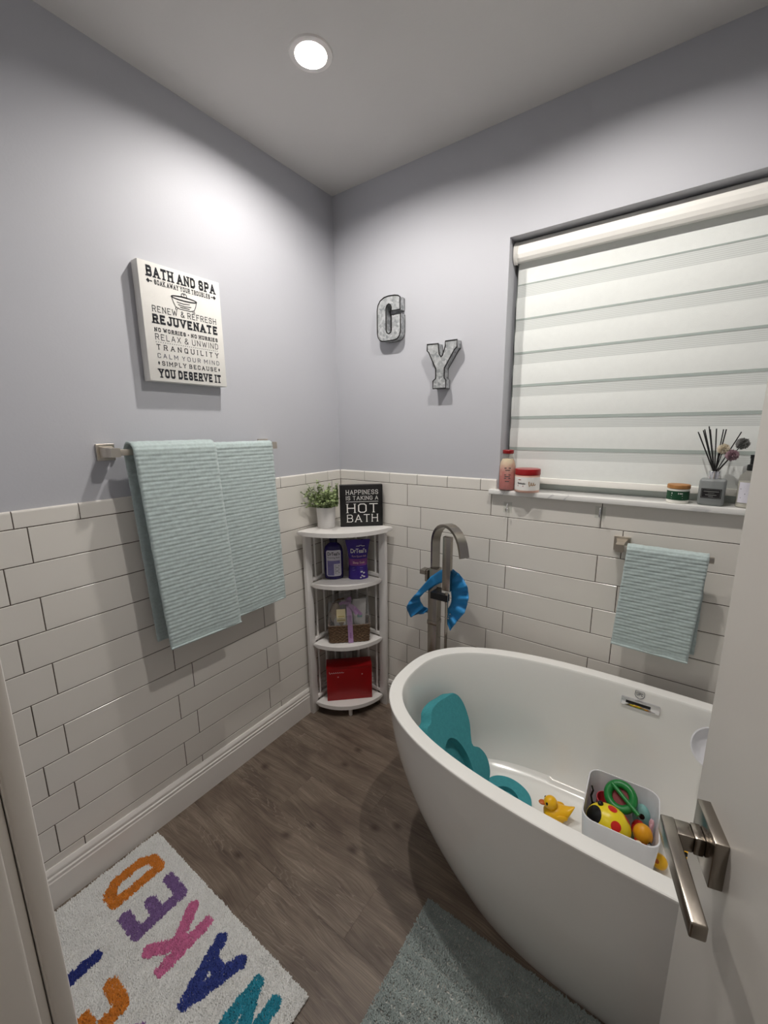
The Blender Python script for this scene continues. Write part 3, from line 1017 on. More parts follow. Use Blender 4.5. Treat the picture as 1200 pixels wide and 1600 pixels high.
lathe('drain', [(0, .004), (.022, .004), (.03, .001), (.03, 0)], M['chrome'], tub, 28, (.12, 0, .1302))

# ------------------------------------------------------------------ foam bath support (two wavy pads)
def pad(name, outline, hole, th_lo, th_hi, m, parent, mtx):
    """outline: closed smooth loop [(a,b)]; hole: loop with the same count; base layer plus a raised ring"""
    n = len(outline)
    bm = bmesh.new()
    T = lambda a, b, z: bm.verts.new(mtx @ Vector((a, b, z)))
    ob = [T(a, b, 0) for a, b in outline]
    ot = [T(a, b, th_lo + th_hi - .006) for a, b in outline]
    ot2 = [T(a * .985 + hole[i][0] * .015, b * .985 + hole[i][1] * .015, th_lo + th_hi) for i, (a, b) in enumerate(outline)]
    ht = [T(a, b, th_lo + th_hi) for a, b in hole]
    hb = [T(a, b, th_lo) for a, b in hole]
    for i in range(n):
        j = (i + 1) % n
        bm.faces.new((ob[i], ob[j], ot[j], ot[i]))
        bm.faces.new((ot[i], ot[j], ot2[j], ot2[i]))
        bm.faces.new((ot2[i], ot2[j], ht[j], ht[i]))
        bm.faces.new((ht[i], ht[j], hb[j], hb[i]))
    bm.faces.new(hb)
    bm.faces.new(ob[::-1])
    return from_bm(name, bm, m, parent, True, 50)
def smooth_loop(pts, n=80):
    """closed Catmull-Rom, resampled"""
    out = []
    k = len(pts)
    for i in range(k):
        p0, p1, p2, p3 = [np.array(pts[(i + q) % k], float) for q in (-1, 0, 1, 2)]
        for s in range(12):
            t_ = s / 12
            out.append(0.5 * ((2 * p1) + (-p0 + p2) * t_ + (2 * p0 - 5 * p1 + 4 * p2 - p3) * t_ ** 2 + (-p0 + 3 * p1 - 3 * p2 + p3) * t_ ** 3))
    out = np.array(out)
    dd = np.r_[0, np.cumsum(np.linalg.norm(np.diff(np.vstack([out, out[:1]]), axis=0), axis=1))]
    res = []
    for q in np.linspace(0, dd[-1], n, endpoint=False):
        i = min(np.searchsorted(dd, q, side='right') - 1, len(out) - 1)
        f = (q - dd[i]) / max(dd[i + 1] - dd[i], 1e-9)
        a, b = out[i], out[(i + 1) % len(out)]
        res.append(tuple(a + (b - a) * f))
    return res
def radial(loop, cx, cy, ax, ay, n):
    """ellipse hole points at the polar angles of the loop points"""
    res = []
    for (a, b) in loop:
        th = math.atan2((b - cy) / ay, (a - cx) / ax)
        res.append((cx + ax * math.cos(th), cy + ay * math.sin(th)))
    return res
FY = -0.465
foam = thing('bath_support_foam', 'teal foam bath support leaning on the tub end', 'bath foam', (0.98, FY, 0.135))
S = Vector((-.17, 0, .33)).normalized()     # up the slope
Nn = Vector((.33, 0, .17)).normalized()     # out of the pad face
# back pad: a = y offset, b = distance up the slope from the crease
half = [(.0, .362), (.055, .352), (.118, .335), (.146, .285), (.138, .215), (.106, .165), (.100, .140), (.132, .112), (.152, .07), (.146, .03), (.118, .004), (.05, .0)]
near = [(-.046, .356), (-.070, .330), (-.100, .327), (-.116, .296), (-.142, .288), (-.150, .250), (-.138, .205), (-.108, .165), (-.100, .140), (-.132, .112), (-.152, .07), (-.146, .03), (-.118, .004), (-.05, .0)]
outl = half + near[::-1]
lp = smooth_loop(outl, 96)
hole = radial(lp, -.022, .120, .070, .118, 96)
P0 = Vector((1.0 - .98, 0, .17 - .135)) - Nn * .045
mt = Matrix(((0, S.x, Nn.x, P0.x), (1, S.y, Nn.y, P0.y), (0, S.z, Nn.z, P0.z), (0, 0, 0, 1)))
pad('back_pad', lp, hole, .017, .028, M['foam'], foam, mt)
half = [(.0, .0), (.07, .0), (.118, .005), (.150, .03), (.163, .075), (.150, .125), (.118, .160), (.06, .176), (.0, .180)]
outl = half + [(-a, b) for a, b in half[::-1] if a != 0]
lp = smooth_loop(outl, 80)
hole = radial(lp, 0.0, .082, .118, .066, 80)
mt = Matrix(((0, 1, 0, .990 - .98), (1, 0, 0, 0), (0, 0, 1, 0.001), (0, 0, 0, 1)))
pad('seat_pad', lp, hole, .016, .020, M['foam'], foam, mt)

# ------------------------------------------------------------------ rubber duck and toys
def duck(name, label, loc, rz, s=1.0, group=None):
    t = thing(name, label, 'bath toy', loc, rz, group)
    vs, fs = [], []
    # body built from rings along x (tail at +x), flattened base, up-turned tail
    prof = [(-.040, .012, .020), (-.036, .020, .018), (-.024, .029, .019), (-.006, .033, .020), (.012, .030, .021), (.026, .022, .026), (.036, .014, .035), (.044, .0075, .044), (.050, .0015, .051)]
    n = 20
    for (x, rad, zc) in prof:
        for i in range(n):
            a = 2 * PI * i / n
            vs.append((x * s, rad * math.cos(a) * .92 * s, max(0.0, zc + rad * .78 * math.sin(a)) * s))
    for k in range(len(prof) - 1):
        for i in range(n):
            fs.append((k * n + i, k * n + (i + 1) % n, (k + 1) * n + (i + 1) % n, (k + 1) * n + i))
    fs += [tuple(range(n))[::-1], tuple((len(prof) - 1) * n + i for i in range(n))]
    o = mesh_obj('body', vs, fs, M['duck'], t, True)
    for sd in (-1, 1):
        blob('wing', (.008 * s, sd * .026 * s, .028 * s), (.018 * s, .005 * s, .009 * s), M['duck'], t, 16, 10)
    hd = blob('head', (-.022 * s, 0, .055 * s), (.0205 * s, .0195 * s, .0205 * s), M['duck'], t)
    b = blob('bill', (-.046 * s, 0, .052 * s), (.012 * s, .010 * s, .0045 * s), M['bill'], t, 16, 8)
    for sd in (-1, 1):
        blob('eye', (-.035 * s, sd * .0125 * s, .060 * s), (.004 * s, .004 * s, .0048 * s), M['eye'], t, 10, 8)
    return t
duck('rubber_duck', 'yellow rubber duck on the tub floor beside the white bin', (1.235, -.336, .1335), math.radians(24), 1.08)

BC = (1.415, -.338)
def rrect(hx, hy, rad, n=8, ex=None):
    out = []
    for (sx, sy, a0) in ((1, 1, 0), (-1, 1, 90), (-1, -1, 180), (1, -1, 270)):
        for i in range(n + 1):
            a = math.radians(a0 + 90 * i / n)
            out.append((sx * (hx - rad) + rad * math.cos(a), sy * (hy - rad) + rad * math.sin(a)))
    return out
def bin_shell(name, parent, m, hx, hy, rad, h, taper, wall, bulge=.004):
    rings = []
    def rg(dx, z):
        base = rrect(hx - dx, hy - dx, rad)
        return [(a, b, z) for a, b in base]
    rings = [rg(taper + .006, 0), rg(taper, .005), rg(taper * .45, h * .5), rg(0, h - .002), rg(.0008, h), rg(wall, h), rg(wall + .0005, h - .003), rg(taper * .45 + wall, h * .5), rg(taper + wall, .010)]
    n = len(rings[0])
    vs = [p for q in rings for p in q]
    fs = []
    for k in range(len(rings) - 1):
        for i in range(n):
            fs.append((k * n + i, k * n + (i + 1) % n, (k + 1) * n + (i + 1) % n, (k + 1) * n + i))
    fs += [tuple(range(n))[::-1], tuple((len(rings) - 1) * n + i for i in range(n))]
    o = mesh_obj(name, vs, fs, m, parent, True)
    o.data.set_sharp_from_angle(angle=math.radians(50))
    return o
t = thing('toy_bin', 'white square bin of bath toys standing in the tub', 'bin', (BC[0], BC[1], .1335), math.radians(2))
bin_shell('bin_body', t, M['binplastic'], .101, .112, .034, .167, .012, .0035)
def spot(parent, ctr, radii, direction, rad, m, name='spot', R=None):
    """round printed spot hugging an ellipsoid"""
    dv = Vector(direction).normalized()
    a = dv.orthogonal().normalized(); b = dv.cross(a)
    vs, fs = [], []
    def onell(v):
        k = math.sqrt((v.x / radii[0]) ** 2 + (v.y / radii[1]) ** 2 + (v.z / radii[2]) ** 2)
        return Vector(ctr) + v / k * 1.012
    vs.append(onell(dv))
    K = 20
    for ri in (0.5, 1.0):
        for i in range(K):
            th = 2 * PI * i / K
            vs.append(onell(dv + (a * math.cos(th) + b * math.sin(th)) * rad * ri))
    for i in range(K):
        j = (i + 1) % K
        fs.append((0, 1 + i, 1 + j)); fs.append((1 + i, 1 + K + i, 1 + K + j, 1 + j))
    return mesh_obj(name, vs, fs, m, parent, True)
GT = 'bath toys piled in the white bin'
t = thing('spotted_ball_toy', 'yellow egg shaped bath toy with red spots and black face', 'bath toy', (1.388, -.388, .186), 0, GT)
er = (.062, .050, .054)
EC = (0, 0, .072)
R3 = Matrix.Rotation(math.radians(-25), 3, 'Z')
blob('body', EC, (er[0], er[1], er[2]), M['yellowtoy'], t, 32, 20)
for dv, rad in (((.12, .10, .9), .24), ((.40, -.62, .62), .27), ((.8, .3, .5), .25), ((.0, .8, .5), .25)):
    spot(t, EC, er, dv, rad, M['reddot'])
spot(t, EC, er, (-.72, -.40, .55), .52, M['eye'], 'face_patch')
blob('knob', (-.026, .008, .1225), (.0085, .0085, .0075), M['eye'], t, 14, 10)
t = thing('ring_toy', 'green ring bath toy with a cross bar and dark red centre', 'bath toy', (1.409, -.290, .285), 0, GT)
Rt = Matrix.Rotation(math.radians(38), 3, 'X') @ Matrix.Rotation(math.radians(-10), 3, 'Y')
pts = [Rt @ Vector((.036 * math.cos(a), .036 * math.sin(a), 0)) for a in [2 * PI * i / 36 for i in range(36)]]
tube('ring', pts, .0125, M['green'], t, 12, True)
tube('cross_bar', [Rt @ Vector((-.026 + .082 * f, .026 - .060 * f, .011)) for f in (0, .25, .5, .75, 1)], .0065, M['green'], t, 10)
dk = [Rt @ Vector((.031 * math.cos(a), .031 * math.sin(a), -.004)) for a in [2 * PI * i / 28 for i in range(28)]]
lo = [p - Rt @ Vector((0, 0, .012)) for p in dk]
mesh_obj('centre', dk + lo, [tuple(range(28)), tuple(range(28, 56))[::-1]] + [(i, (i + 1) % 28, 28 + (i + 1) % 28, 28 + i) for i in range(28)], mat('dark_red_plastic', c(120, 18, 22), .4), t)
t = thing('stacking_cup', 'pink red plastic cup in the bin behind the green ring', 'bath toy', (1.364, -.278, .190), 0, GT)
o = lathe('cup_body', [(0, 0), (.022, 0), (.0235, .003), (.0275, .054), (.0285, .057), (.0265, .058), (.026, .054), (.022, .005), (0, .004)], M['pinkcup'], t, 32)
o.rotation_euler = (math.radians(6), math.radians(6), 0)
t = thing('teal_animal_toy', 'pale teal round bath toy with a black eye in the bin', 'bath toy', (1.470, -.267, .190), 0, GT)
blob('body', (0, 0, .036), (.025, .024, .042), M['teal'], t)
spot(t, (0, 0, .036), (.025, .024, .042), (.05, -.75, .62), .28, M['eye'], 'eye')
t = thing('red_cap_toy', 'small red and green bath toy wedged beside the ring toy', 'bath toy', (1.466, -.312, .176), 0, GT)
lathe('base', [(0, 0), (.016, .002), (.020, .02), (.019, .035)], mat('olive_vinyl', c(92, 104, 46), .45), t, 24)
lathe('cap', [(.0195, .034), (.019, .05), (.014, .062), (.006, .068), (0, .069)], M['reddot'], t, 24)
t = thing('orange_duck_toy', 'orange bath toy with a smiling mouth at the bin corner', 'bath toy', (1.478, -.362, .212), 0, GT)
blob('body', (0, 0, .04), (.026, .024, .032), mat('amber_vinyl', c(226, 158, 30), .35), t)
tube('mouth', [(.022 * math.sin(a) - .002, -.0245 * math.cos(a * .9), .026 + .006 * abs(a)) for a in [-.9 + .2 * i for i in range(10)]], .0022, M['reddot'], t, 6)
t = thing('cream_head_toy', 'cream round bath toy peeking over the bin front', 'bath toy', (1.470, -.412, .202), 0, GT)
blob('body', (0, 0, .035), (.017, .0155, .033), M['cream'], t)
spot(t, (0, 0, .035), (.017, .0155, .033), (.45, -.7, .6), .16, M['eye'], 'eye')
t = thing('black_bird_toy', 'black bath toy with grey eye ring at the bin corner', 'bath toy', (1.4965, -.395, .188), 0, GT)
blob('body', (0, 0, .038), (.008, .011, .042), M['eye'], t)
blob('eye_ring', (0, -.006, .070), (.0075, .006, .0075), M['greypetal'], t, 14, 10)
t = thing('pink_fin_toy', 'light pink finned bath toy against the bin side', 'bath toy', (1.498, -.319, .195), 0, GT)
for i, (dx, dy, dz) in enumerate(((-.003, .008, .06), (.001, .0, .066), (-.002, -.008, .056))):
    blob('fin', (dx, dy, dz), (.005, .006, .018), M['pinkvinyl'], t, 12, 8)
blob('body', (-.001, 0, .032), (.007, .013, .03), M['pinkvinyl'], t, 16, 10)
t = thing('black_string_toy', 'black bath toy with a curled cord at the bin back corner', 'bath toy', (1.341, -.328, .185), 0, GT)
blob('body', (0, 0, .034), (.014, .015, .036), M['eye'], t)
tube('cord', [(-.006, 0, .066), (-.012, .006, .085), (-.008, .014, .1), (-.014, .018, .112)], .003, M['eye'], t, 6)
for i, (x, y_, lab) in enumerate(((1.528, -.330, 'small yellow bath toy on the tub floor right of the bin'), (1.600, -.255, 'small yellow and black bath toy on the tub floor behind the handle'))):
    t = thing('small_bath_toy', lab, 'bath toy', (x, y_, .134), 0)
    blob('body', (0, 0, .022), (.022, .020, .0225), M['duck'], t)
    spot(t, (0, 0, .022), (.022, .020, .0225), (-.3, -.7, .5), .3, M['eye'] if i else M['bill'], 'spot')

# pail hung inside the tub
t = thing('bath_bowl', 'white plastic bath bowl hanging inside the tub far wall', 'bowl', (1.628, -.192, .498), 0)
t.rotation_euler = (math.radians(58), math.radians(12), 0)
lathe('bowl_body', [(0, -.026), (.034, -.026), (.046, -.020), (.058, -.002), (.0615, .0), (.0615, .003), (.058, .003), (.0565, .0), (.045, -.017), (.033, -.0225), (0, -.0225)], M['binplastic'], t, 44)
tube('hook', [(0, .060, .0), (0, .068, -.008), (0, .074, -.022)], .003, M['clear'], t, 6)

# ------------------------------------------------------------------ tub filler and shampoo visor
FX, FYY = 0.634, -0.120
t = thing('tub_filler', 'brushed nickel floor mounted tub filler behind the tub', 'faucet', (FX, FYY, 0))
box('base_plate', (-.05, -.05, 0.0005), (.05, .05, .012), M['nickel'], t, .002)
colm = box('column', (-.022, -.022, .012), (.022, .022, .86), M['nickel'], t, .0025)
dr = Vector((.86, -.51, 0)).normalized()
pts = [Vector((0, 0, .855)) , Vector((0, 0, .90)), Vector((0, 0, .95))]
for i in range(13):
    a = PI - (PI * .93) * i / 12
    R_ = .103
    pts.append(Vector((0, 0, .972)) + dr * (R_ + R_ * math.cos(a)) + Vector((0, 0, 1.0)) * (.096 * math.sin(a)))
pts.append(pts[-1] + Vector((0, 0, -.03)) + dr * .008)
tube('spout', pts, 0, M['nickel'], t, section=[(-.0195, -.006), (.0195, -.006), (.0195, .006), (-.0195, .006)], up=dr)
bx = boxes('shower_bracket', [((.0222, -.058, .752), (.040, -.012, .780)), ((.0222, -.080, .752), (.100, -.0582, .780))], M['black'], t)
hx, hy = .094, -.072
hs = box('hand_shower', (hx - .018, hy - .011, .80), (hx + .018, hy + .011, 1.028), M['nickel'], t, .002)
tube('hose_nut', [(hx, hy, .79), (hx, hy, .745)], .0075, M['nickel'], t, 12)
tube('hose', [(hx, hy, .75)] + [(hx + .001 * math.sin(z * 9), hy, z) for z in (.7, .6, .5, .4, .3)] + [(hx - .01, hy + .01, .2), (hx - .04, hy + .03, .12), (.028, -.01, .10), (.02, 0, .11)], .0062, M['nickel'], t, 10)
hb = boxes('valve_lever', [((-.034, -.030, .80), (-.022, .020, .85)), ((-.056, -.036, .832), (-.030, .006, .85))], M['nickel'], t)
box('valve_plate', (-.0245, -.0235, .60), (.0235, .0225, .62), M['nickel'], t, .002)

# visor: ruffled ring, rows of (outer point, inner point) given in metres (x, y, z)
def pix(px, py, Y):
    v = d + rr * ((px - 600) / 644.65) - uu * ((py - 800) / 644.65)
    return CAM + v * ((Y - CAM.y) / v.y)
rows = [((704, 985), (697, 968), -.172), ((709, 977), (697.5, 960), -.170), ((715, 970), (698, 953), -.169), ((725, 958), (703, 946), -.168), ((730, 945), (705, 940), -.168), ((732, 932), (705.5, 933), -.168),
        ((731, 920), (704.5, 925), -.168), ((725, 907), (702, 917), -.167), ((717, 897), (700, 913), -.167), ((708, 890), (698, 911), -.161), ((700, 889), (695, 910), -.158), ((688, 891), (688, 911), -.156), ((680, 896), (682, 914), -.155),
        ((672, 902), (676, 917), -.154), ((655, 921), (663, 926), -.152), ((645, 934), (656, 934), -.146), ((639, 940), (656.5, 938), -.142), ((635, 950), (658, 942), -.136), ((641, 964), (662, 948), -.130), ((652, 960), (666, 950), -.118),
        ((662, 958), (670, 951), -.108), ((673, 955), (676, 950), -.09)]
vis = thing('shampoo_visor', 'blue ruffled shampoo visor hanging on the tub filler', 'bath visor', (.70, -.165, .74))
vs, fs = [], []
K = 7
S_ = 5
def lerp_rows(f):
    i = min(int(f), len(rows) - 2)
    g = f - i
    a, b = rows[i], rows[i + 1]
    L_ = lambda p, q: (p[0] + (q[0] - p[0]) * g, p[1] + (q[1] - p[1]) * g)
    return L_(a[0], b[0]), L_(a[1], b[1]), a[2] + (b[2] - a[2]) * g
total = (len(rows) - 1) * S_
for q in range(total + 1):
    o_, i_, Y = lerp_rows(q / S_)
    for k in range(K):
        f = k / (K - 1)
        damp = {7: .5, 8: .4, 9: .2, 10: .12, 11: .12, 12: .12, 13: .2, 14: .5}.get(int(round(q / S_)), 1.0)
        rip = damp * (.015 * math.sin(q * .74) * f ** 1.2 - .014 * f)
        P = pix(i_[0] + (o_[0] - i_[0]) * f, i_[1] + (o_[1] - i_[1]) * f, Y + rip)
        vs.append(P - Vector(vis.location))
for q in range(total):
    for k in range(K - 1):
        a = q * K + k
        fs.append((a, a + 1, a + K + 1, a + K))
o = mesh_obj('brim', vs, fs, M['blue'], vis, True)
md = o.modifiers.new('thickness', 'SOLIDIFY'); md.thickness = .0035
for k in range(3):
    o_, i_, Y = lerp_rows(.35 + k * .42)
    P = pix(i_[0] + 3 + 1.2 * k, i_[1] + 1, Y - .004) - Vector(vis.location)
    blob('snap_button', P, (.0028, .0028, .0028), M['whiteprint'], vis, 10, 6)

# ------------------------------------------------------------------ corner shelf
sh = thing('corner_shelf', 'white four tier quarter round corner shelf', 'shelf', (0, 0, 0))
CO = (0.018, -0.018)
def quarter(R, ins=0.0, n=24):
    p = [(CO[0] + ins, CO[1] - ins)]
    for i in range(n + 1):
        a = -PI / 2 + (PI / 2) * i / n
        p.append((CO[0] + ins + (R - ins) * math.cos(a), CO[1] - ins + (R - ins) * math.sin(a)))
    return p
def shelf_board(R, ztop, th, ins=0.002, edge=.006):
    bm = bmesh.new()
    po = quarter(R, ins)
    lo = [bm.verts.new((a, b, ztop - th)) for a, b in po]
    hi = [bm.verts.new((a, b, ztop)) for a, b in po]
    f1 = bm.faces.new(hi); f0 = bm.faces.new(lo)
    n = len(po)
    for i in range(n):
        bm.faces.new((lo[i], lo[(i + 1) % n], hi[(i + 1) % n], hi[i]))
    es = [e for f in (f0, f1) for e in f.edges]
    bmesh.ops.bevel(bm, geom=es, offset=edge, segments=3, affect='EDGES', profile=0.5)
    return from_bm('shelf_board', bm, M['shelfwhite'], sh, True, 40)
SH = [.985, .714, .394, .064]
shelf_board(.325, SH[0], .020, .001, .007)
box('top_cleat', (CO[0] + .004, CO[1] - .285, SH[0] - .045), (CO[0] + .016, CO[1] - .01, SH[0] - .02), M['shelfwhite'], sh, .001)
box('top_cleat', (CO[0] + .016, CO[1] - .016, SH[0] - .045), (CO[0] + .285, CO[1] - .004, SH[0] - .02), M['shelfwhite'], sh, .001)
for z in SH[1:]:
    shelf_board(.272, z, .020, .0215, .0075)
# side boards and slats
box('side_board', (CO[0], CO[1] - .292, .0008), (CO[0] + .020, CO[1] - .252, SH[0] - .0195), M['shelfwhite'], sh, .0015)
box('side_board', (CO[0] + .252, CO[1] - .020, .0008), (CO[0] + .292, CO[1], SH[0] - .0195), M['shelfwhite'], sh, .0015)
boxes('corner_post', [((CO[0], CO[1] - .045, .0008), (CO[0] + .018, CO[1], SH[0] - .0195)), ((CO[0] + .018, CO[1] - .018, .0008), (CO[0] + .045, CO[1], SH[0] - .0195))], M['shelfwhite'], sh)
for s in (.10, .168, .225):
    tube('slat', [(CO[0] + .010, CO[1] - s, SH[3] - .02), (CO[0] + .010, CO[1] - s, SH[0] - .0455)], .0055, M['shelfwhite'], sh, 10)
    tube('slat', [(CO[0] + s, CO[1] - .010, SH[3] - .02), (CO[0] + s, CO[1] - .010, SH[0] - .0455)], .0055, M['shelfwhite'], sh, 10)
for z in SH[1:]:
    box('rail', (CO[0] + .003, CO[1] - .255, z + .001), (CO[0] + .017, CO[1] - .045, z + .018), M['shelfwhite'], sh, .001)
    box('rail', (CO[0] + .045, CO[1] - .017, z + .001), (CO[0] + .255, CO[1] - .003, z + .018), M['shelfwhite'], sh, .001)
    for (a, b) in ((CO[0] + .023, CO[1] - .250), (CO[0] + .250, CO[1] - .023)):
        blob('screw_cap', (a, b, z - .025), (.004, .004, .004), M['black'], sh, 10, 6)
lathe('foot', [(0, .0008), (.0085, .0008), (.0095, .003), (.0095, .046), (0, .046)], M['shelfwhite'], sh, 18, (.201, -.2045, 0))

FA = math.radians(42.5)      # things on the shelf face the room
# sign
t = thing('block_sign', 'black wooden block sign with white lettering on the corner shelf', 'sign', (.2045, -.0865, SH[0] + .0005), FA)
box('block', (-.1035, -.018, 0), (.1035, .020, .203), M['blackwood'], t, .0015)
fy = -.0186
lettering('lettering', 'HAPPINESS', .022, .155, M['whiteprint'], t, 0.004, .158, fy, .105, True, .26)
lettering('lettering', 'IS TAKING A', .019, .155, M['whiteprint'], t, 0.004, .131, fy, .105, True, .26)
bars('rule', [(-.074, .1215, .082, .1235)], M['whiteprint'], t, fy)
lettering('lettering', 'HOT', .045, .150, M['whiteprint'], t, 0.004, .068, fy, .095, True, .24)
lettering('lettering', 'BATH', .038, .150, M['whiteprint'], t, 0.004, .022, fy, .095, True, .24)
# potted plant
t = thing('potted_plant', 'leafy green artificial plant in a white pot on the shelf', 'plant', (.081, -.205, SH[0] + .0005), FA)
lathe('pot', [(0, 0), (.040, 0), (.042, .003), (.0455, .098), (.0465, .101), (.0435, .102), (.0425, .094), (.039, .082), (0, .082)], M['pot'], t, 36)
lathe('soil', [(.0405, .086), (.02, .092), (0, .094)], M['soil'], t, 24)
vs, fs, svs, sfs = [], [], [], []
for q in range(74):
    a = random.uniform(0, 2 * PI)
    tl_ = random.uniform(.2, 1.05)
    ln = random.uniform(.075, .142)
    base = Vector((.02 * math.cos(a), .02 * math.sin(a), .09))
    dirv = Vector((math.cos(a) * math.sin(tl_), math.sin(a) * math.sin(tl_), math.cos(tl_)))
    pts = [base + dirv * ln * f + Vector((0, 0, -.02 * f * f * tl_)) for f in (0, .33, .66, 1)]
    # keep clear of the walls and the sign
    v_, f_ = sweep_verts(pts, circ(.0009, 4))
    sfs += [tuple(i + len(svs) for i in f) for f in f_]
    svs += v_
    for f in np.linspace(.3, 1, 9):
        p = base + dirv * ln * f + Vector((0, 0, -.02 * f * f * tl_))
        for s in (0, 1):
            la = random.uniform(0, 2 * PI)
            ld = (Vector((math.cos(la), math.sin(la), random.uniform(-.2, .8)))).normalized()
            sd = ld.orthogonal().normalized()
            sd = Matrix.Rotation(random.uniform(0, 6.28), 3, ld) @ sd
            L_, W_ = random.uniform(.010, .018), random.uniform(.0045, .0068)
            n0 = len(vs)
            up_ = ld.cross(sd) * .0015
            vs += [p, p + ld * L_ * .5 + sd * W_ + up_, p + ld * L_, p + ld * L_ * .5 - sd * W_ + up_]
            fs.append((n0, n0 + 1, n0 + 2)); fs.append((n0, n0 + 2, n0 + 3))
def keep(vs):
    th = FA
    out = []
    for v in vs:
        wx = .081 + v[0] * math.cos(th) - v[1] * math.sin(th)
        wy = -.205 + v[0] * math.sin(th) + v[1] * math.cos(th)
        wx = max(wx, .006 + abs(v[2]) * .02)
        wy = min(wy, -.01)
        dx, dy = wx - .081, wy + .205
        lx, ly = dx * math.cos(th) + dy * math.sin(th), -dx * math.sin(th) + dy * math.cos(th)
        if lx > .062 and v[2] < .205 - .001:
            lx = .062 - random.uniform(0, .012)
        out.append(Vector((lx, ly, v[2])))
    return out
o = mesh_obj('foliage', keep(vs), fs, M['leaf'], t, False); o['kind'] = 'stuff'
o = mesh_obj('stems', keep(svs), sfs, M['stem'], t); o['kind'] = 'stuff'

# foaming bath bottle
t = thing('bath_bottle', 'dark violet foaming bath bottle with white label on shelf', 'bottle', (.086, -.168, SH[1] + .0005), FA)
lathe('bottle_body', [(0, 0), (.040, 0), (.0455, .004), (.047, .012), (.0475, .07), (.0475, .130), (.046, .150), (.040, .168), (.028, .180), (.017, .186), (.015, .192), (0, .192)], M['navyplastic'], t, 44, sy=.62)
lathe('cap', [(.0, .19), (.0185, .19), (.019, .193), (.0185, .243), (.017, .2455), (0, .2455)], M['navycap'], t, 30)
def on_ellipse(o, a, b):
    for v in o.data.vertices:
        x = v.co.x
        e = v.co.y
        yy = -b * math.sqrt(max(0, 1 - min(1, (x / a) ** 2)))
        v.co.y = yy + e
    return o
def sheet(name, x0, x1, z0, z1, m, parent, e, n=12, rad=0.0):
    vs, fs = [], []
    for i in range(n + 1):
        x = x0 + (x1 - x0) * i / n
        q = min(i, n - i) / n * (x1 - x0)
        k = 0.0 if rad == 0 or q >= rad else rad - math.sqrt(max(0, rad * rad - (rad - q) ** 2))
        vs += [(x, e, z0 + k), (x, e, z1 - k)]
    for i in range(n):
        fs.append((2 * i, 2 * i + 2, 2 * i + 3, 2 * i + 1))
    return mesh_obj(name, vs, fs, m, parent)
A_, B_ = .0475, .0475 * .62
on_ellipse(sheet('label', -.0365, .0365, .018, .152, M['label'], t, -.0006, 18, .008), A_, B_)
on_ellipse(sheet('label_print', -.031, .031, .082, .099, M['lavender'], t, -.001, 10), A_, B_)
on_ellipse(sheet('label_print', -.031, .000, .022, .082, M['lavender'], t, -.001, 8), A_, B_)
on_ellipse(font_text('label_text', "DrTeal's", .0235, M['ink'], t, 0, .126, -.0013, .060, .0004), A_, B_)
on_ellipse(font_text('label_text', 'Foaming Bath', .0125, M['inkgrey'], t, 0, .111, -.0013, .060), A_, B_)
o = bars('label_text', [(-.028, .1045, .028, .1065)] + [(.005, .070 - .009 * k, .027 - .004 * (k % 2), .0725 - .009 * k) for k in range(5)], M['inkgrey'], t, -.0013)
on_ellipse(o, A_, B_)
# epsom salt pouch
t = thing('salt_pouch', 'violet standing pouch of bath salt on the shelf', 'pouch', (.1875, -.0995, SH[1] + .0005), FA)
vs, fs = [], []
nx, nz = 16, 18
prof = lambda f: (.050 + .012 * max(0, f - .55) / .45 - .004 * math.sin(PI * f), .030 * (1 - f) ** .7 * (1 if f > .04 else .8) + .002)
for side in (-1, 1):
    for k in range(nz + 1):
        f = k / nz
        W_, D_ = prof(f)
        for i in range(nx + 1):
            g = -1 + 2 * i / nx
            vs.append((W_ * g, side * (D_ * (1 - g * g) ** .5 + (.0015 * math.sin(g * 7 + f * 9) if 0 < i < nx else 0)), .2 * f))
B0 = (nz + 1) * (nx + 1)
for side in (0, 1):
    for k in range(nz):
        for i in range(nx):
            a = side * B0 + k * (nx + 1) + i
            fs.append((a, a + 1, a + nx + 2, a + nx + 1))
fs.append(tuple(range(nx + 1)) + tuple(B0 + i for i in range(nx, -1, -1)))
o = mesh_obj('pouch_body', vs, fs, M['violetbag'], t, True)
def on_pouch(o):
    for v in o.data.vertices:
        f = min(max(v.co.z / .2, 0), 1)
        W_, D_ = prof(f)
        g = max(-1, min(1, v.co.x / W_))
        v.co.y = -(D_ * (1 - g * g) ** .5 + .0022) + v.co.y
    return o
def gsheet(name, x0, x1, z0, z1, m, parent, e, nxx=12, nzz=6):
    vs, fs = [], []
    for k in range(nzz + 1):
        for i in range(nxx + 1):
            vs.append((x0 + (x1 - x0) * i / nxx, e, z0 + (z1 - z0) * k / nzz))
    for k in range(nzz):
        for i in range(nxx):
            a = k * (nxx + 1) + i
            fs.append((a, a + 1, a + nxx + 2, a + nxx + 1))
    return mesh_obj(name, vs, fs, m, parent)
on_pouch(gsheet('label_band', -.0465, .0465, .072, .106, M['magenta'], t, 0))
on_pouch(font_text('label_text', "DrTeal's", .030, M['whiteprint'], t, .002, .136, -.0006, .078, .0005))
on_pouch(font_text('label_text', 'Pure Epsom Salt', .013, M['pinkprint'], t, .004, .115, -.0006, .070))
on_pouch(font_text('label_text', 'Sleep Soak', .015, M['pinkprint'], t, .002, .083, -.0012, .060, .0003))
on_pouch(bars('label_text', [(-.030, .0955, .012, .098), (-.03, .060, .022, .062), (-.03, .048, .02, .050)], M['lavender'], t, -.0006))
for i in range(9):
    a = random.uniform(-.5, .5)
    o = blob('flower_print', (.024 + random.uniform(-.014, .014), 0, .026 + random.uniform(-.014, .022)), (.005, .0005, .004), M['label'], t, 8, 5)
    on_pouch(o)
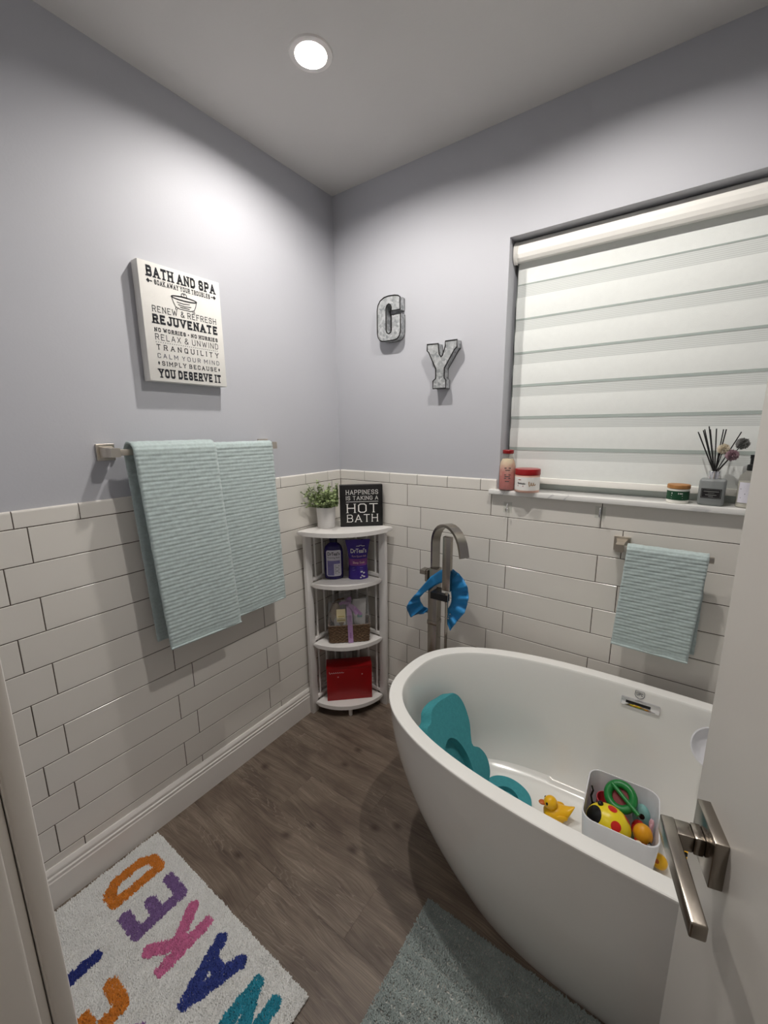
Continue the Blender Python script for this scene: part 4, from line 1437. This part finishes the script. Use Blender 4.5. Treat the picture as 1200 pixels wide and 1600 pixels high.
on_pouch(bars('label_text', [(-.008, .168, .008, .1705), (.006, .171, .020, .173), (.018, .168, .034, .1705)], M['whiteprint'], t, -.0006))
tube('seal', [(-.061, 0, .196), (.061, 0, .196)], .003, M['violetbag'], t, 6)

# gift basket
t = thing('gift_basket', 'small brown woven gift basket tied with a lilac ribbon', 'basket', (.1555, -.1455, SH[2] + .0008), FA)
HX, HY, HH = .098, .046, .096
wv, wf = [], []
for row in range(11):
    z = .006 + row * .0086
    base = rrect(HX + .004 * row / 10, HY + .004 * row / 10, .012, 3)
    # dense path with in-out weave
    P_ = []
    for i in range(len(base)):
        a, b = Vector(base[i]), Vector(base[(i + 1) % len(base)])
        m_ = max(1, int((b - a).length / .0055))
        for s in range(m_):
            P_.append(a.lerp(b, s / m_))
    pts = []
    for i, p in enumerate(P_):
        nrm = Vector((p.x / HX ** 1.5, p.y / HY ** 1.5)).normalized()
        off = .0022 * math.sin(i * PI / 2 + row * PI)
        pts.append((p.x + nrm.x * off, p.y + nrm.y * off, z + .0006 * math.sin(i * 1.7)))
    v_, f_ = sweep_verts(pts, circ(.0048, 5), closed=True)
    wf += [tuple(q + len(wv) for q in f) for f in f_]
    wv += v_
o = mesh_obj('weave', wv, wf, M['wicker'], t, True); o['kind'] = 'stuff'
box('basket_floor', (-HX + .004, -HY + .004, .001), (HX - .004, HY - .004, .006), M['wicker'], t)
tube('basket_handle', [(-HX, 0, .09), (-HX - .002, 0, .14), (-HX + .018, .004, .19), (-.05, .004, .212), (-.02, .004, .216)], .004, M['wicker'], t, 6)
rib = mesh_obj('ribbon', *sweep_verts([(.006, -HY - .0105, .001), (.005, -HY - .0105, .05), (.004, -HY - .0115, .098), (.002, -HY - .006, .15), (.0, -.02, .195), (0, .01, .212)], [(-.0125, -.0004), (.0125, -.0004), (.0125, .0004), (-.0125, .0004)], up=Vector((0, 1, 0))), M['ribbon'], t)
for (p0, p1, p2) in (((0, -.030, .196), (.03, -.055, .186), (.060, -.058, .150)), ((0, -.030, .196), (-.028, -.042, .214), (-.045, -.045, .206)), ((0, -.025, .20), (.006, -.035, .222), (.004, -.02, .232)), ((.0, -.03, .198), (.024, -.052, .176), (.040, -.058, .155))):
    vs_, fs_ = sweep_verts([p0, tuple((a + b) / 2 + .002 for a, b in zip(p0, p1)), p1, tuple((a + b) / 2 for a, b in zip(p1, p2)), p2], [(-.009, -.0004), (.009, -.0004), (.009, .0004), (-.009, .0004)], up=Vector((0, 1, 0)))
    mesh_obj('bow_loop', vs_, fs_, M['ribbon'], t)
for zz in (.03, .12):
    o = bars('ribbon_print', [(.0015, zz + .005 * k, .0085 - .002 * (k % 2), zz + .005 * k + .0022) for k in range(6)], M['magenta'], t, -HY - .0120)
tg = box('gift_tag', (-.062, -HY - .012, .118), (-.018, -HY - .0108, .186), M['tag'], t)
bars('tag_print', [(-.055, .146, -.024, .150), (-.060, .124, -.020, .132), (-.052, .137, -.03, .139)], M['tagyellow'], t, -HY - .0123)
wrap_s = [(-.108, -.064, .10), (.108, -.064, .10), (.108, .058, .10), (-.108, .058, .10), (-.098, -.044, .222), (.096, -.044, .238), (.096, .046, .238), (-.098, .046, .222)]
mesh_obj('cellophane_wrap', wrap_s, [(0, 1, 5, 4), (1, 2, 6, 5), (2, 3, 7, 6), (3, 0, 4, 7)], M['cello'], t)
def in_basket(lx, ly, z):
    return (.1555 + lx * math.cos(FA) - ly * math.sin(FA), -.1455 + lx * math.sin(FA) + ly * math.cos(FA), SH[2] + z)
o = lathe('lotion_jar', [(0, 0), (.036, 0), (.0375, .002), (.0375, .022), (.036, .024), (.030, .0245), (0, .0245)], M['pot'], None, 36)
tag(o, 'white round lotion jar standing in the gift basket', 'jar')
o.location = in_basket(-.038, -.012, .1022); o.rotation_euler = (math.radians(82), 0, FA)
lathe('lid_print', [(.0, .0252), (.013, .0252)], M['tanprint'], o, 20, smooth=False)
t2 = thing('lotion_tube', 'white lotion tube standing upside down in the gift basket', 'tube', in_basket(.055, -.008, .010), FA)
vs, fs = [], []
for k, (z, w_, d_) in enumerate(((0, .021, .021), (.05, .026, .020), (.12, .031, .012), (.185, .034, .003), (.205, .034, .0012))):
    for i in range(20):
        a = 2 * PI * i / 20
        vs.append((w_ * math.cos(a), d_ * math.sin(a), z))
for k in range(4):
    for i in range(20):
        fs.append((k * 20 + i, k * 20 + (i + 1) % 20, k * 20 + 20 + (i + 1) % 20, k * 20 + 20 + i))
fs += [tuple(range(20))[::-1], tuple(80 + i for i in range(20))]
mesh_obj('tube_body', vs, fs, M['pot'], t2, True)
bars('tube_print', [(-.012, .112, .012, .126)], M['teal'], t2, -.0145)
o = blob('bath_sponge', (0, 0, 0), (.026, .022, .055), M['beige'])
tag(o, 'beige bath sponge in the gift basket left side', 'sponge')
o.location = in_basket(-.068, .016, .138); o.rotation_euler = (0, math.radians(6), FA)
o = blob('dark_stopper_bottle', (0, 0, 0), (.014, .014, .014), M['black'], None, 20, 12)
tag(o, 'dark round bottle top in the gift basket behind the tube', 'bottle')
o.location = in_basket(.006, .014, .190)
lathe('bottle_neck', [(0, -.17), (.018, -.17), (.02, -.06), (.010, -.02), (.010, -.008)], M['pot'], o, 20)
o['label'] = 'white bottle with a dark round top in the gift basket'

# red gift box
t = thing('gift_box', 'red gift box on the lowest tier of the corner shelf', 'box', (.1405, -.1385, SH[3] + .0005), FA)
box('box_body', (-.1165, -.0525, 0), (.1165, .026, .188), M['red'], t, .0012)
box('box_lid', (-.1172, -.0532, .176), (.1172, .0265, .192), M['red'], t, .0012)
def squiggle(x0, x1, z, amp, n, yy, rad, m, parent, name='script_print'):
    rg = random.Random(int(x0 * 1000) + n)
    pts = []
    K_ = n * 6
    for i in range(K_ + 1):
        f = i / K_
        am = amp * (1.6 if i < 5 else rg.uniform(.55, 1.0))
        pts.append((x0 + (x1 - x0) * f + .0022 * math.cos(f * n * 2 * PI), yy, z + am * math.sin(f * n * 2 * PI)))
    vs_, fs_ = sweep_verts(pts, [(-rad, -.00015), (rad, -.00015), (rad, .00015), (-rad, .00015)], up=Vector((0, 1, 0)))
    return mesh_obj(name, vs_, fs_, m, parent)
squiggle(-.105, -.030, .160, .0042, 7, -.0541, .0011, M['pinkprint'], t)
squiggle(.060, .108, .022, .003, 5, -.0530, .0007, mat('dull_red_print', c(170, 60, 60), .6), t)
for (x, z) in ((-.058, .134), (.066, .142)):
    tube('star_print', [(x - .004, -.0530, z), (x + .004, -.0530, z)], .0010, M['pinkprint'], t, 4)
    tube('star_print', [(x, -.0530, z - .004), (x, -.0530, z + .004)], .0010, M['pinkprint'], t, 4)

# ------------------------------------------------------------------ wall art and letters
t = thing('canvas_sign', 'white canvas bath sign with dark lettering on the left wall', 'wall art', (0.0, -.802, 1.612), PI / 2)
AWd, AH = .279, .358
box('canvas', (-AWd / 2, -.033, 0), (AWd / 2, .0055, AH), M['canvas'], t, .0015)
fy = -.0335
ART = [('BATH AND SPA', .0325, .236, .314, .24, True, .24, 'ink'), ('SOAK AWAY YOUR TROUBLES', .0148, .192, .2945, .22, True, .3, 'ink'),
       ('RENEW & REFRESH', .0190, .224, .2125, .12, True, .3, 'ink'), ('REJUVENATE', .0290, .228, .1772, .26, True, .26, 'ink'),
       ('NO WORRIES * NO HURRIES', .0128, .224, .1530, .24, True, .36, 'ink'), ('RELAX & UNWIND', .0192, .224, .1280, .11, False, .34, 'ink'),
       ('TRANQUILITY', .0165, .222, .0985, .15, True, .65, 'ink'), ('CALM YOUR MIND', .0148, .222, .0727, .13, False, .5, 'inkgrey'),
       ('SIMPLY BECAUSE', .0142, .198, .0498, .17, True, .42, 'ink'), ('YOU DESERVE IT', .0286, .226, .0108, .26, True, .24, 'ink')]
for (tx, hh, ww, zz, sw_, sf, gp, mm) in ART:
    lettering('lettering', tx, hh, ww, M[mm], t, .003, zz, fy, sw_, sf, gp)
bars('dotted_rule', [(-.109 + .0075 * k, .1205, -.1062 + .0075 * k, .1228) for k in range(30)], M['inkgrey'], t, fy)
def diamonds(pl):
    vs_, fs_ = [], []
    for (x, z, a, b) in pl:
        n0 = len(vs_)
        vs_ += [(x - a, fy, z), (x, fy, z - b), (x + a, fy, z), (x, fy, z + b)]
        fs_.append((n0, n0 + 1, n0 + 2, n0 + 3))
    return mesh_obj('ornament', vs_, fs_, M['ink'], t)
diamonds([(-.112, .302, .006, .007), (.116, .302, .006, .007), (-.103, .302, .005, .0025), (.107, .302, .005, .0025), (-.106, .057, .0035, .0065), (.1115, .057, .0035, .0065)])
def line_print(pl, rad=.0011):
    vs_, fs_ = [], []
    for pts in pl:
        v_, f_ = sweep_verts([(x * .9 + .002, fy, .226 + (z + .0145 - .226) * .86 + .0075) for x, z in pts], [(-rad, -.0001), (rad, -.0001), (rad, .0001), (-rad, .0001)], up=Vector((0, 1, 0)))
        fs_ += [tuple(q + len(vs_) for q in f) for f in f_]
        vs_ += v_
    return mesh_obj('tub_drawing', vs_, fs_, M['ink'], t)
el = [(.047 * math.cos(a), .256 + .0055 * math.sin(a)) for a in [2 * PI * i / 28 for i in range(29)]]
el2 = [(.050 * math.cos(a), .256 + .0075 * math.sin(a)) for a in [2 * PI * i / 28 for i in range(29)]]
line_print([el, el2, [(-.048, .254), (-.043, .236), (-.036, .222), (-.02, .2165), (.02, .2165), (.036, .222), (.043, .236), (.048, .254)],
            [(-.034, .221), (-.038, .212), (-.031, .213), (-.028, .218)], [(.034, .221), (.038, .212), (.031, .213), (.028, .218)],
            [(-.010, .262), (-.010, .272), (-.005, .276), (.005, .276), (.010, .272), (.010, .262)], [(-.003, .276), (.0, .268), (.003, .276)], [(-.014, .264), (.014, .264)],
            [(-.03, .240), (-.005, .238), (.02, .241)], [(-.026, .232), (.0, .229), (.025, .232)], [(-.02, .224), (.018, .223)]])
tube('hanger', [(-.05, .0035, .34), (.05, .0035, .34)], .0018, M['nickel'], t, 6)

def wall_letter(name, label, poly, w_, h_, x, z, rot=0.0):
    t = thing(name, label, 'wall letter', (x, 0.008, z), 0)
    ca, sa = math.cos(rot), math.sin(rot)
    P_ = [((a - .5) * w_, b * h_) for a, b in poly]
    P_ = [(a * ca - b * sa, a * sa + b * ca) for a, b in P_]
    prism('letter_body', P_, .036, M['galv'], t, 'y', -.0385)
    tube('front_edge', [(a, -.0388, b) for a, b in P_], .0026, M['galvedge'], t, 5, True, smooth=False)
    tube('back_edge', [(a, -.0030, b) for a, b in P_], .0012, M['galvedge'], t, 5, True, smooth=False)
    return t
Gp = [(.98, .66), (.98, .93), (.9, .965), (.75, .99), (.5, 1.0), (.3, .985), (.14, .93), (.04, .84), (0, .72), (0, .2), (.03, .11), (.1, .045), (.2, .01), (.32, 0), (.72, 0), (.86, .02), (.95, .08), (1, .18), (1, .57), (.62, .57), (.62, .25), (.58, .185), (.5, .16), (.42, .185), (.38, .25), (.38, .74), (.42, .8), (.5, .825), (.58, .8), (.62, .74), (.62, .66)]
Yp = [(0, .98), (0, .84), (.06, .80), (.31, .43), (.31, .22), (.22, .17), (.22, 0), (.66, 0), (.66, .17), (.60, .22), (.60, .43), (.92, .80), (1.0, .85), (1.0, 1.0), (.62, 1.0), (.62, .9), (.53, .71), (.48, .68), (.42, .74), (.38, .97)]
wall_letter('metal_letter_g', 'galvanized metal letter G mounted on the window wall', Gp, .124, .184, .336, 1.836)
wall_letter('metal_letter_y', 'galvanized metal letter Y mounted on the window wall', Yp, .137, .184, .600, 1.617)

# ------------------------------------------------------------------ towel bars and towels
def bracket(parent, m):
    """square pyramid post on a plate; local -y is out of the wall"""
    bm = bmesh.new()
    bm_box(bm, (-.0255, -.008, -.0255), (.0255, -.0005, .0255), .001)
    A = [bm.verts.new((sx * .018, -.008, sz * .018)) for sx, sz in ((-1, -1), (1, -1), (1, 1), (-1, 1))]
    B = [bm.verts.new((sx * .0125, -.040, sz * .0135)) for sx, sz in ((-1, -1), (1, -1), (1, 1), (-1, 1))]
    C_ = [bm.verts.new((sx * .0125, -.079, sz * .0135)) for sx, sz in ((-1, -1), (1, -1), (1, 1), (-1, 1))]
    for P_, Q_ in ((A, B), (B, C_)):
        for i in range(4):
            bm.faces.new((P_[i], P_[(i + 1) % 4], Q_[(i + 1) % 4], Q_[i]))
    bm.faces.new(C_)
    return from_bm('bracket', bm, m, parent)
bar = thing('towel_bar', 'square brushed nickel towel bar on the left wall', 'towel bar', (-.008, -1.0855, 1.389), PI / 2)
bracket(bar, M['nickel_light'])
o = bracket(bar, M['nickel_light']); o.location = (.600, 0, 0)
box('bar', (.0126, -.0765, -.0095), (.588, -.0635, .0095), M['nickel_light'], bar, .0012)
hbar = thing('hand_towel_bar', 'open ended nickel hand towel bar under the window sill', 'towel bar', (1.3135, 0.0, 1.047), 0)
bracket(hbar, M['nickel_light'])
box('bar', (.0126, -.0765, -.0095), (.254, -.0635, .0095), M['nickel_light'], hbar, .0012)

def towel(name, label, w0, w1, front, back, lower, out, rad, group=None, parent_rot=0.0, loc=(0, 0, 0), shift=0.0, shiftb=0.0, amp=.0020, rib=.0135, wave=.004, seed=0, skew=0.0, th=.006):
    """hung over a bar at local (y=0,z=0); x along the bar from w0 to w1; -y is toward the room"""
    path = []
    step = rib / 4.5
    z = -front
    while z < 0:
        path.append((-rad - out * (1 + z / front) * 0 - .012 * (-z / front) ** 1.5 * lower, z, (-1, 0)))
        z += step
    na = max(6, int(PI * rad / step))
    for i in range(na + 1):
        a = PI - PI * i / na
        path.append((rad * math.cos(a), rad * math.sin(a) * .95, (math.cos(a), math.sin(a))))
    z = -step
    while z > -back:
        path.append((rad - .006 * (-z / back), z, (1, 0)))
        z -= step
    nu = 26
    vs_, fs_ = [], []
    s = 0.0
    prev = None
    rg = np.random.default_rng(seed)
    ph = rg.uniform(0, 6, 3)
    for k, (py, pz, nrm) in enumerate(path):
        if prev:
            s += math.hypot(py - prev[0], pz - prev[1])
        prev = (py, pz)
        f = min(1, max(0, -pz / front))
        is_back = nrm[0] > .5
        rb = abs(math.sin(PI * s / rib)) ** .7 * amp
        edge = s < rib * 1.6
        for i in range(nu + 1):
            g = i / nu
            x = w0 + (w1 - w0) * g + (shiftb if is_back else shift) * f
            wv_ = wave * f * (math.sin(g * 5.5 + ph[0]) + .5 * math.sin(g * 11 + ph[1])) * (.4 if is_back else 1) * min(1, .15 + g * 2)
            lump = .0007 * math.sin(g * 61 + s * 83 + ph[2]) + .0005 * math.sin(g * 143 + s * 211)
            zz = pz + skew * g * f
            e = (rb + lump) if not edge else rb * .5
            vs_.append((x, py + nrm[0] * e - (abs(wv_) if not is_back else -abs(wv_) * .2), zz + nrm[1] * e))
    n1 = nu + 1
    for k in range(len(path) - 1):
        for i in range(nu):
            fs_.append((k * n1 + i, k * n1 + i + 1, (k + 1) * n1 + i + 1, (k + 1) * n1 + i))
    t = thing(name, label, 'towel', loc, parent_rot, group)
    o = mesh_obj('towel_cloth', vs_, fs_, M['towel'], t, True)
    md = o.modifiers.new('thickness', 'SOLIDIFY'); md.thickness = th; md.offset = -1
    # hem along the front lower edge
    hem = [(w0 + (w1 - w0) * i / 20 + shift, path[0][0] - .001, -front + skew * i / 20 - .001) for i in range(21)]
    tube('hem', hem, .0045, M['towel'], t, 6)
    return t
BL = (.062, 0, 1.389)
towel('bath_towel', 'pale aqua ribbed bath towel hanging over the bar, overlapping its neighbour', 0.0, .276, .660, .655, 1.0, 0, .0340, 'bath towels on the left wall bar', PI / 2, (.062, -1.047, 1.387), .034, .026, seed=3, skew=-.012)
towel('bath_towel', 'pale aqua ribbed bath towel, farther one toward the corner shelf', 0.0, .290, .655, .64, .8, 0, .0205, 'bath towels on the left wall bar', PI / 2, (.062, -.797, 1.389), .010, .0, seed=5, wave=.007, skew=-.004)
towel('hand_towel', 'small pale aqua ribbed hand towel under the window sill', 0.0, .218, .335, .320, .4, 0, .0200, None, 0.0, (1.336, -.070, 1.046), -.016, .0, seed=9, skew=-.004, rib=.0115, wave=.003)

# ------------------------------------------------------------------ adhesive hooks
for (x, z, lab) in ((.898, 1.134, 'clear adhesive hook under the sill left end'), (1.2356, 1.150, 'clear adhesive hook under the sill near the hand towel')):
    t = thing('adhesive_hook', lab, 'hook', (x, 0, z), 0, 'clear hooks under the sill')
    box('backing', (-.017, -.0010, -.022), (.017, -.0002, .022), M['clear'], t)
    tube('hook_wire', [(0, -.002, .016), (0, -.006, .008), (0, -.007, -.008), (0, -.014, -.016), (0, -.022, -.012), (0, -.023, -.002)], .0028, M['chrome'], t, 8)

# ------------------------------------------------------------------ things on the sill
SZT = SZ + .0006
t = thing('salt_bottle', 'glass bottle of pink bath salt with a red cap on the sill', 'bottle', (.8895, -.0015, SZT), math.radians(20))
lathe('glass_body', [(0, 0), (.028, 0), (.0305, .003), (.031, .01), (.031, .095), (.029, .110), (.022, .126), (.0185, .134), (.0185, .150)], M['glassjar'], t, 36)
lathe('bath_salt', [(0, .0015), (.027, .0015), (.0296, .005), (.0296, .094), (.0276, .109), (.021, .124), (.0, .127)], M['salt'], t, 36)
lathe('cap', [(.0, .146), (.0205, .146), (.0215, .148), (.0215, .158), (.020, .160), (0, .160)], M['redlid'], t, 32)
o = bars('label_print', [(-.012, .088, .012, .0915), (-.009, .080, .009, .083), (-.012, .062, .012, .065), (-.010, .055, .010, .058), (-.012, .048, .012, .051), (-.008, .036, .008, .039)], M['ink'], t, -.0315)
curve_bend(o, .0315, -.0315)
t = thing('scrub_jar', 'squat jar with a red lid on the sill beside the pink bottle', 'jar', (.9700, -.0005, SZT), math.radians(14))
lathe('jar_body', [(0, 0), (.043, 0), (.0455, .003), (.046, .008), (.046, .066), (.044, .069), (0, .069)], M['peach'], t, 44)
lathe('label_wrap', [(.0464, .009), (.0464, .060)], M['whiteprint'], t, 44)
lathe('lid', [(.0, .0665), (.046, .0665), (.0475, .068), (.0475, .087), (.046, .0895), (0, .0895)], M['redlid'], t, 44)
curve_bend(squiggle(-.036, -.006, .036, .003, 6, -.0470, .0008, M['ink'], t, 'label_print'), .0468, -.0468)
curve_bend(bars('label_print', [(-.036, .024, -.012, .0275), (-.034, .048, -.022, .0505)], M['redlid'], t, -.0470), .0468, -.0468)
curve_bend(squiggle(.006, .032, .034, .007, 3, -.0470, .0016, M['tanprint'], t, 'label_print'), .0468, -.0468)
t = thing('scented_candle', 'green label candle with a wooden lid on the sill', 'candle', (1.4555, .017, SZT), math.radians(-4))
lathe('glass_body', [(0, 0), (.029, 0), (.0305, .002), (.0305, .046), (.029, .048), (0, .048)], M['wax'], t, 36)
lathe('label_wrap', [(.0309, .011), (.0309, .040)], M['candlegreen'], t, 36)
lathe('lid', [(0, .047), (.0305, .047), (.032, .0485), (.032, .058), (.0305, .060), (0, .060)], M['candlewood'], t, 36)
curve_bend(bars('label_print', [(-.016, .030, .004, .035), (.006, .031, .015, .034), (-.016, .024, .015, .0265), (-.016, .016, .016, .0172)], M['whiteprint'], t, -.0313), .0313, -.0313)
t = thing('reed_diffuser', 'smoky glass reed diffuser with black reeds and pompom flowers', 'diffuser', (1.5420, .0215, SZT), math.radians(-6))
bm = bmesh.new()
bm_box(bm, (-.0335, -.0265, 0), (.0335, .0265, .083), .008, 3)
from_bm('bottle_body', bm, M['frost'], t, True, 50)
box('oil', (-.028, -.021, .005), (.028, .021, .034), M['oil'], t, .004)
lathe('collar', [(0, .082), (.0115, .082), (.0155, .083), (.0155, .106), (.0145, .1075), (.0085, .1075), (.0085, .10)], M['chrome'], t, 30)
box('label', (-.0255, -.0275, .024), (.0255, -.0267, .054), M['blacklabel'], t)
bars('label_print', [(-.019, .044, .019, .0462), (-.008, .0395, .008, .0405), (-.014, .033, .014, .0352), (-.006, .0285, .006, .030)], M['greypetal'], t, -.0278)
bars('label_border', [(-.0235, .026, .0235, .0266), (-.0235, .0514, .0235, .052), (-.0235, .026, -.0229, .052), (.0229, .026, .0235, .052)], M['greypetal'], t, -.0278)
for k, (dx, dy, zt) in enumerate(((-.056, .0, .228), (-.052, -.01, .222), (-.044, .008, .233), (-.040, -.006, .236), (-.031, .010, .245), (-.026, -.008, .236), (-.012, .012, .238), (.006, .0, .236), (.013, -.010, .236), (.049, .0, .228))):
    tube('reed', [(-dx * .10, -dy * .1, .030), (dx * .08, dy * .08, .108), (dx, dy, zt)], .0017, M['reed'], t, 6)
def pompom(ctr, rad, m, cnt):
    vs_, fs_ = [], []
    for q in range(cnt):
        zf = 1 - 2 * (q + .5) / cnt
        a = q * 2.39996
        s_ = math.sqrt(1 - zf * zf)
        dv = Vector((s_ * math.cos(a), s_ * math.sin(a), zf))
        sd = dv.orthogonal().normalized()
        up_ = dv.cross(sd)
        R_ = rad * random.uniform(.88, 1.08)
        wq = rad * .17
        n0 = len(vs_)
        C0 = Vector(ctr)
        vs_ += [C0 + dv * rad * .2, C0 + dv * R_ * .7 + sd * wq, C0 + dv * R_ + up_ * wq * .4, C0 + dv * R_ * .7 - sd * wq, C0 + dv * R_ * .75 + up_ * wq]
        fs_ += [(n0, n0 + 1, n0 + 2), (n0, n0 + 2, n0 + 3), (n0, n0 + 4, n0 + 1), (n0, n0 + 3, n0 + 4), (n0 + 1, n0 + 4, n0 + 2), (n0 + 4, n0 + 3, n0 + 2)]
    return mesh_obj('pompom_flower', vs_, fs_, m, t)
for (p, rad, m_) in (((.013, -.006, .176), .0175, 'creampetal'), ((.036, -.014, .158), .0185, 'mauvepetal'), ((.056, .004, .193), .0185, 'greypetal')):
    f = pompom(p, rad, M[m_], 170)
    tube('flower_stem', [(0, 0, .04), (p[0] * .15, p[1] * .15, .108), p], .0013, M['reed'], t, 5)
t = thing('spray_bottle', 'clear spray bottle with a black top at the sill end', 'bottle', (1.6300, .0225, SZT), math.radians(-8))
lathe('glass_body', [(0, 0), (.026, 0), (.028, .003), (.028, .086), (.026, .096), (.016, .108), (.0105, .112), (.0105, .118)], M['glassjar'], t, 36)
lathe('liquid', [(0, .0015), (.0255, .0015), (.0268, .005), (.0268, .080), (0, .080)], M['liquid'], t, 36)
curve_bend(sheet('label', -.026, .026, .016, .078, M['label'], t, -.0285, 14), .0285, -.0285)
curve_bend(bars('label_print', [(-.020, .056, .012, .0595), (-.008, .042, .012, .0445), (-.018, .03, .012, .032)], M['inkgrey'], t, -.0290), .0290, -.0290)
lathe('sprayer', [(0, .113), (.0125, .113), (.013, .116), (.0125, .130), (.0075, .132), (.0075, .148), (.009, .15), (.009, .160), (0, .161)], M['black'], t, 26)

# ------------------------------------------------------------------ rugs: pile made of short tufts
def tuft_mesh(name, pts, hgt, rad, m, parent, lean=.5):
    n = len(pts)
    a = rng.uniform(0, 2 * PI, n)
    vs_ = np.zeros((n, 4, 3))
    hh = hgt * rng.uniform(.75, 1.2, n)
    for k in range(3):
        vs_[:, k, 0] = pts[:, 0] + rad * np.cos(a + k * 2.0944)
        vs_[:, k, 1] = pts[:, 1] + rad * np.sin(a + k * 2.0944)
        vs_[:, k, 2] = pts[:, 2]
    la = rng.uniform(0, 2 * PI, n)
    vs_[:, 3, 0] = pts[:, 0] + hgt * lean * np.cos(la)
    vs_[:, 3, 1] = pts[:, 1] + hgt * lean * np.sin(la)
    vs_[:, 3, 2] = pts[:, 2] + hh
    b = np.arange(n)[:, None] * 4
    fs_ = np.concatenate([b + np.array([[0, 1, 3]]), b + np.array([[1, 2, 3]]), b + np.array([[2, 0, 3]])])
    me = bpy.data.meshes.new(name)
    me.from_pydata(vs_.reshape(-1, 3).tolist(), [], fs_.tolist())
    me.polygons.foreach_set('use_smooth', [True] * len(me.polygons))
    me.materials.append(m)
    o = bpy.data.objects.new(name, me)
    link(o, parent)
    o['kind'] = 'stuff'
    return o
def seg_dist(P, a, b):
    a, b = np.array(a), np.array(b)
    ab = b - a
    t_ = np.clip(((P - a) @ ab) / (ab @ ab), 0, 1)
    return np.linalg.norm(P - (a + t_[:, None] * ab), axis=1)
RX0, RX1, RY0, RY1 = .030, .811, -1.560, -1.102
rug = thing('bath_rug', 'white plush bath rug with colourful letters by the baseboard', 'rug', (0, 0, 0))
box('backing', (RX0 + .002, RY0 + .002, .0006), (RX1 - .002, RY1 - .002, .007), M['ruggrey'], rug, .002)
sp = .0031
gx, gy = np.meshgrid(np.arange(RX0 + .002, RX1 - .001, sp), np.arange(RY0 + .002, RY1 - .001, sp))
pts = np.stack([gx.ravel(), gy.ravel()], 1) + rng.normal(0, .0009, (gx.size, 2))
LETS = [('D', .178, .078, 0, 'orange letter D'), ('E', .318, .208, 0, 'purple letter E'), ('K', .458, .352, 0, 'pink letter K'), ('A', .620, .497, 0, 'navy letter A'), ('N', .765, .662, 0, 'teal letter N'),
        ('T', .318, .205, 1, 'navy letter T'), ('E', .446, .346, 1, 'orange letter E'), ('G', .590, .480, 1, 'purple letter G')]
LC = [c(204, 124, 44), c(124, 96, 146), c(202, 112, 154), c(50, 64, 134), c(42, 138, 160), c(38, 50, 122), c(204, 124, 44), c(146, 110, 162)]
owner = -np.ones(len(pts), int)
HWL = .0165
for q, (ch, xs, xe, row, lab) in enumerate(LETS):
    yb, yt = (-1.147, -1.314) if row == 0 else (-1.374, -1.540)
    wd, pl = GL[ch]
    best = np.full(len(pts), 9.0)
    for p in pl:
        w2 = max(wd, .01)
        Q = []
        for (a, b) in p:
            X = (xs - HWL) + (xe - xs + 2 * HWL) * (a / w2)
            Y = (yb - HWL) + (yt - yb + 2 * HWL) * b
            Q.append((X, Y))
        for a, b in zip(Q, Q[1:]):
            best = np.minimum(best, seg_dist(pts, a, b))
    nzz = .0016 * np.sin(pts[:, 0] * 210) * np.sin(pts[:, 1] * 190)
    owner[(best < HWL + nzz) & (owner < 0)] = q
zoff = .0062 + .0012 * np.sin(pts[:, 0] * 55) * np.sin(pts[:, 1] * 47) + .0008 * np.sin(pts[:, 0] * 140 + 2) * np.sin(pts[:, 1] * 121)
P3 = np.column_stack([pts, zoff])
tuft_mesh('white_pile', P3[owner < 0], .0068, .0033, M['rugwhite'], rug)
for q, (ch, xs, xe, row, lab) in enumerate(LETS):
    o = tuft_mesh('letter_pile', P3[owner == q] + np.array([0, 0, .0016]), .0070, .0036, mat('pile_' + lab.replace(' ', '_'), LC[q], .95, var=.16, scale=70, sheen=.15), rug)
    o['label'] = lab
MX0, MX1, MY0, MY1 = .952, 1.50, -1.22, -.726
bmat = thing('bath_mat', 'grey aqua plush bath mat in front of the bathtub', 'bath mat', (0, 0, 0))
box('backing', (MX0 + .002, MY0 + .002, .0006), (MX1 - .002, MY1 - .002, .006), M['ruggrey'], bmat, .002)
sp = .0036
gx, gy = np.meshgrid(np.arange(MX0 + .002, MX1 - .001, sp), np.arange(MY0 + .002, MY1 - .001, sp))
pts = np.stack([gx.ravel(), gy.ravel()], 1) + rng.normal(0, .001, (gx.size, 2))
ridge = np.abs(np.sin(pts[:, 1] * PI / .030 + .6 * np.sin(pts[:, 0] * 9 + pts[:, 1] * 20))) ** .4
P3 = np.column_stack([pts, .002 + .008 * ridge])
tuft_mesh('pile', P3, .0070, .0030, M['mat'], bmat)
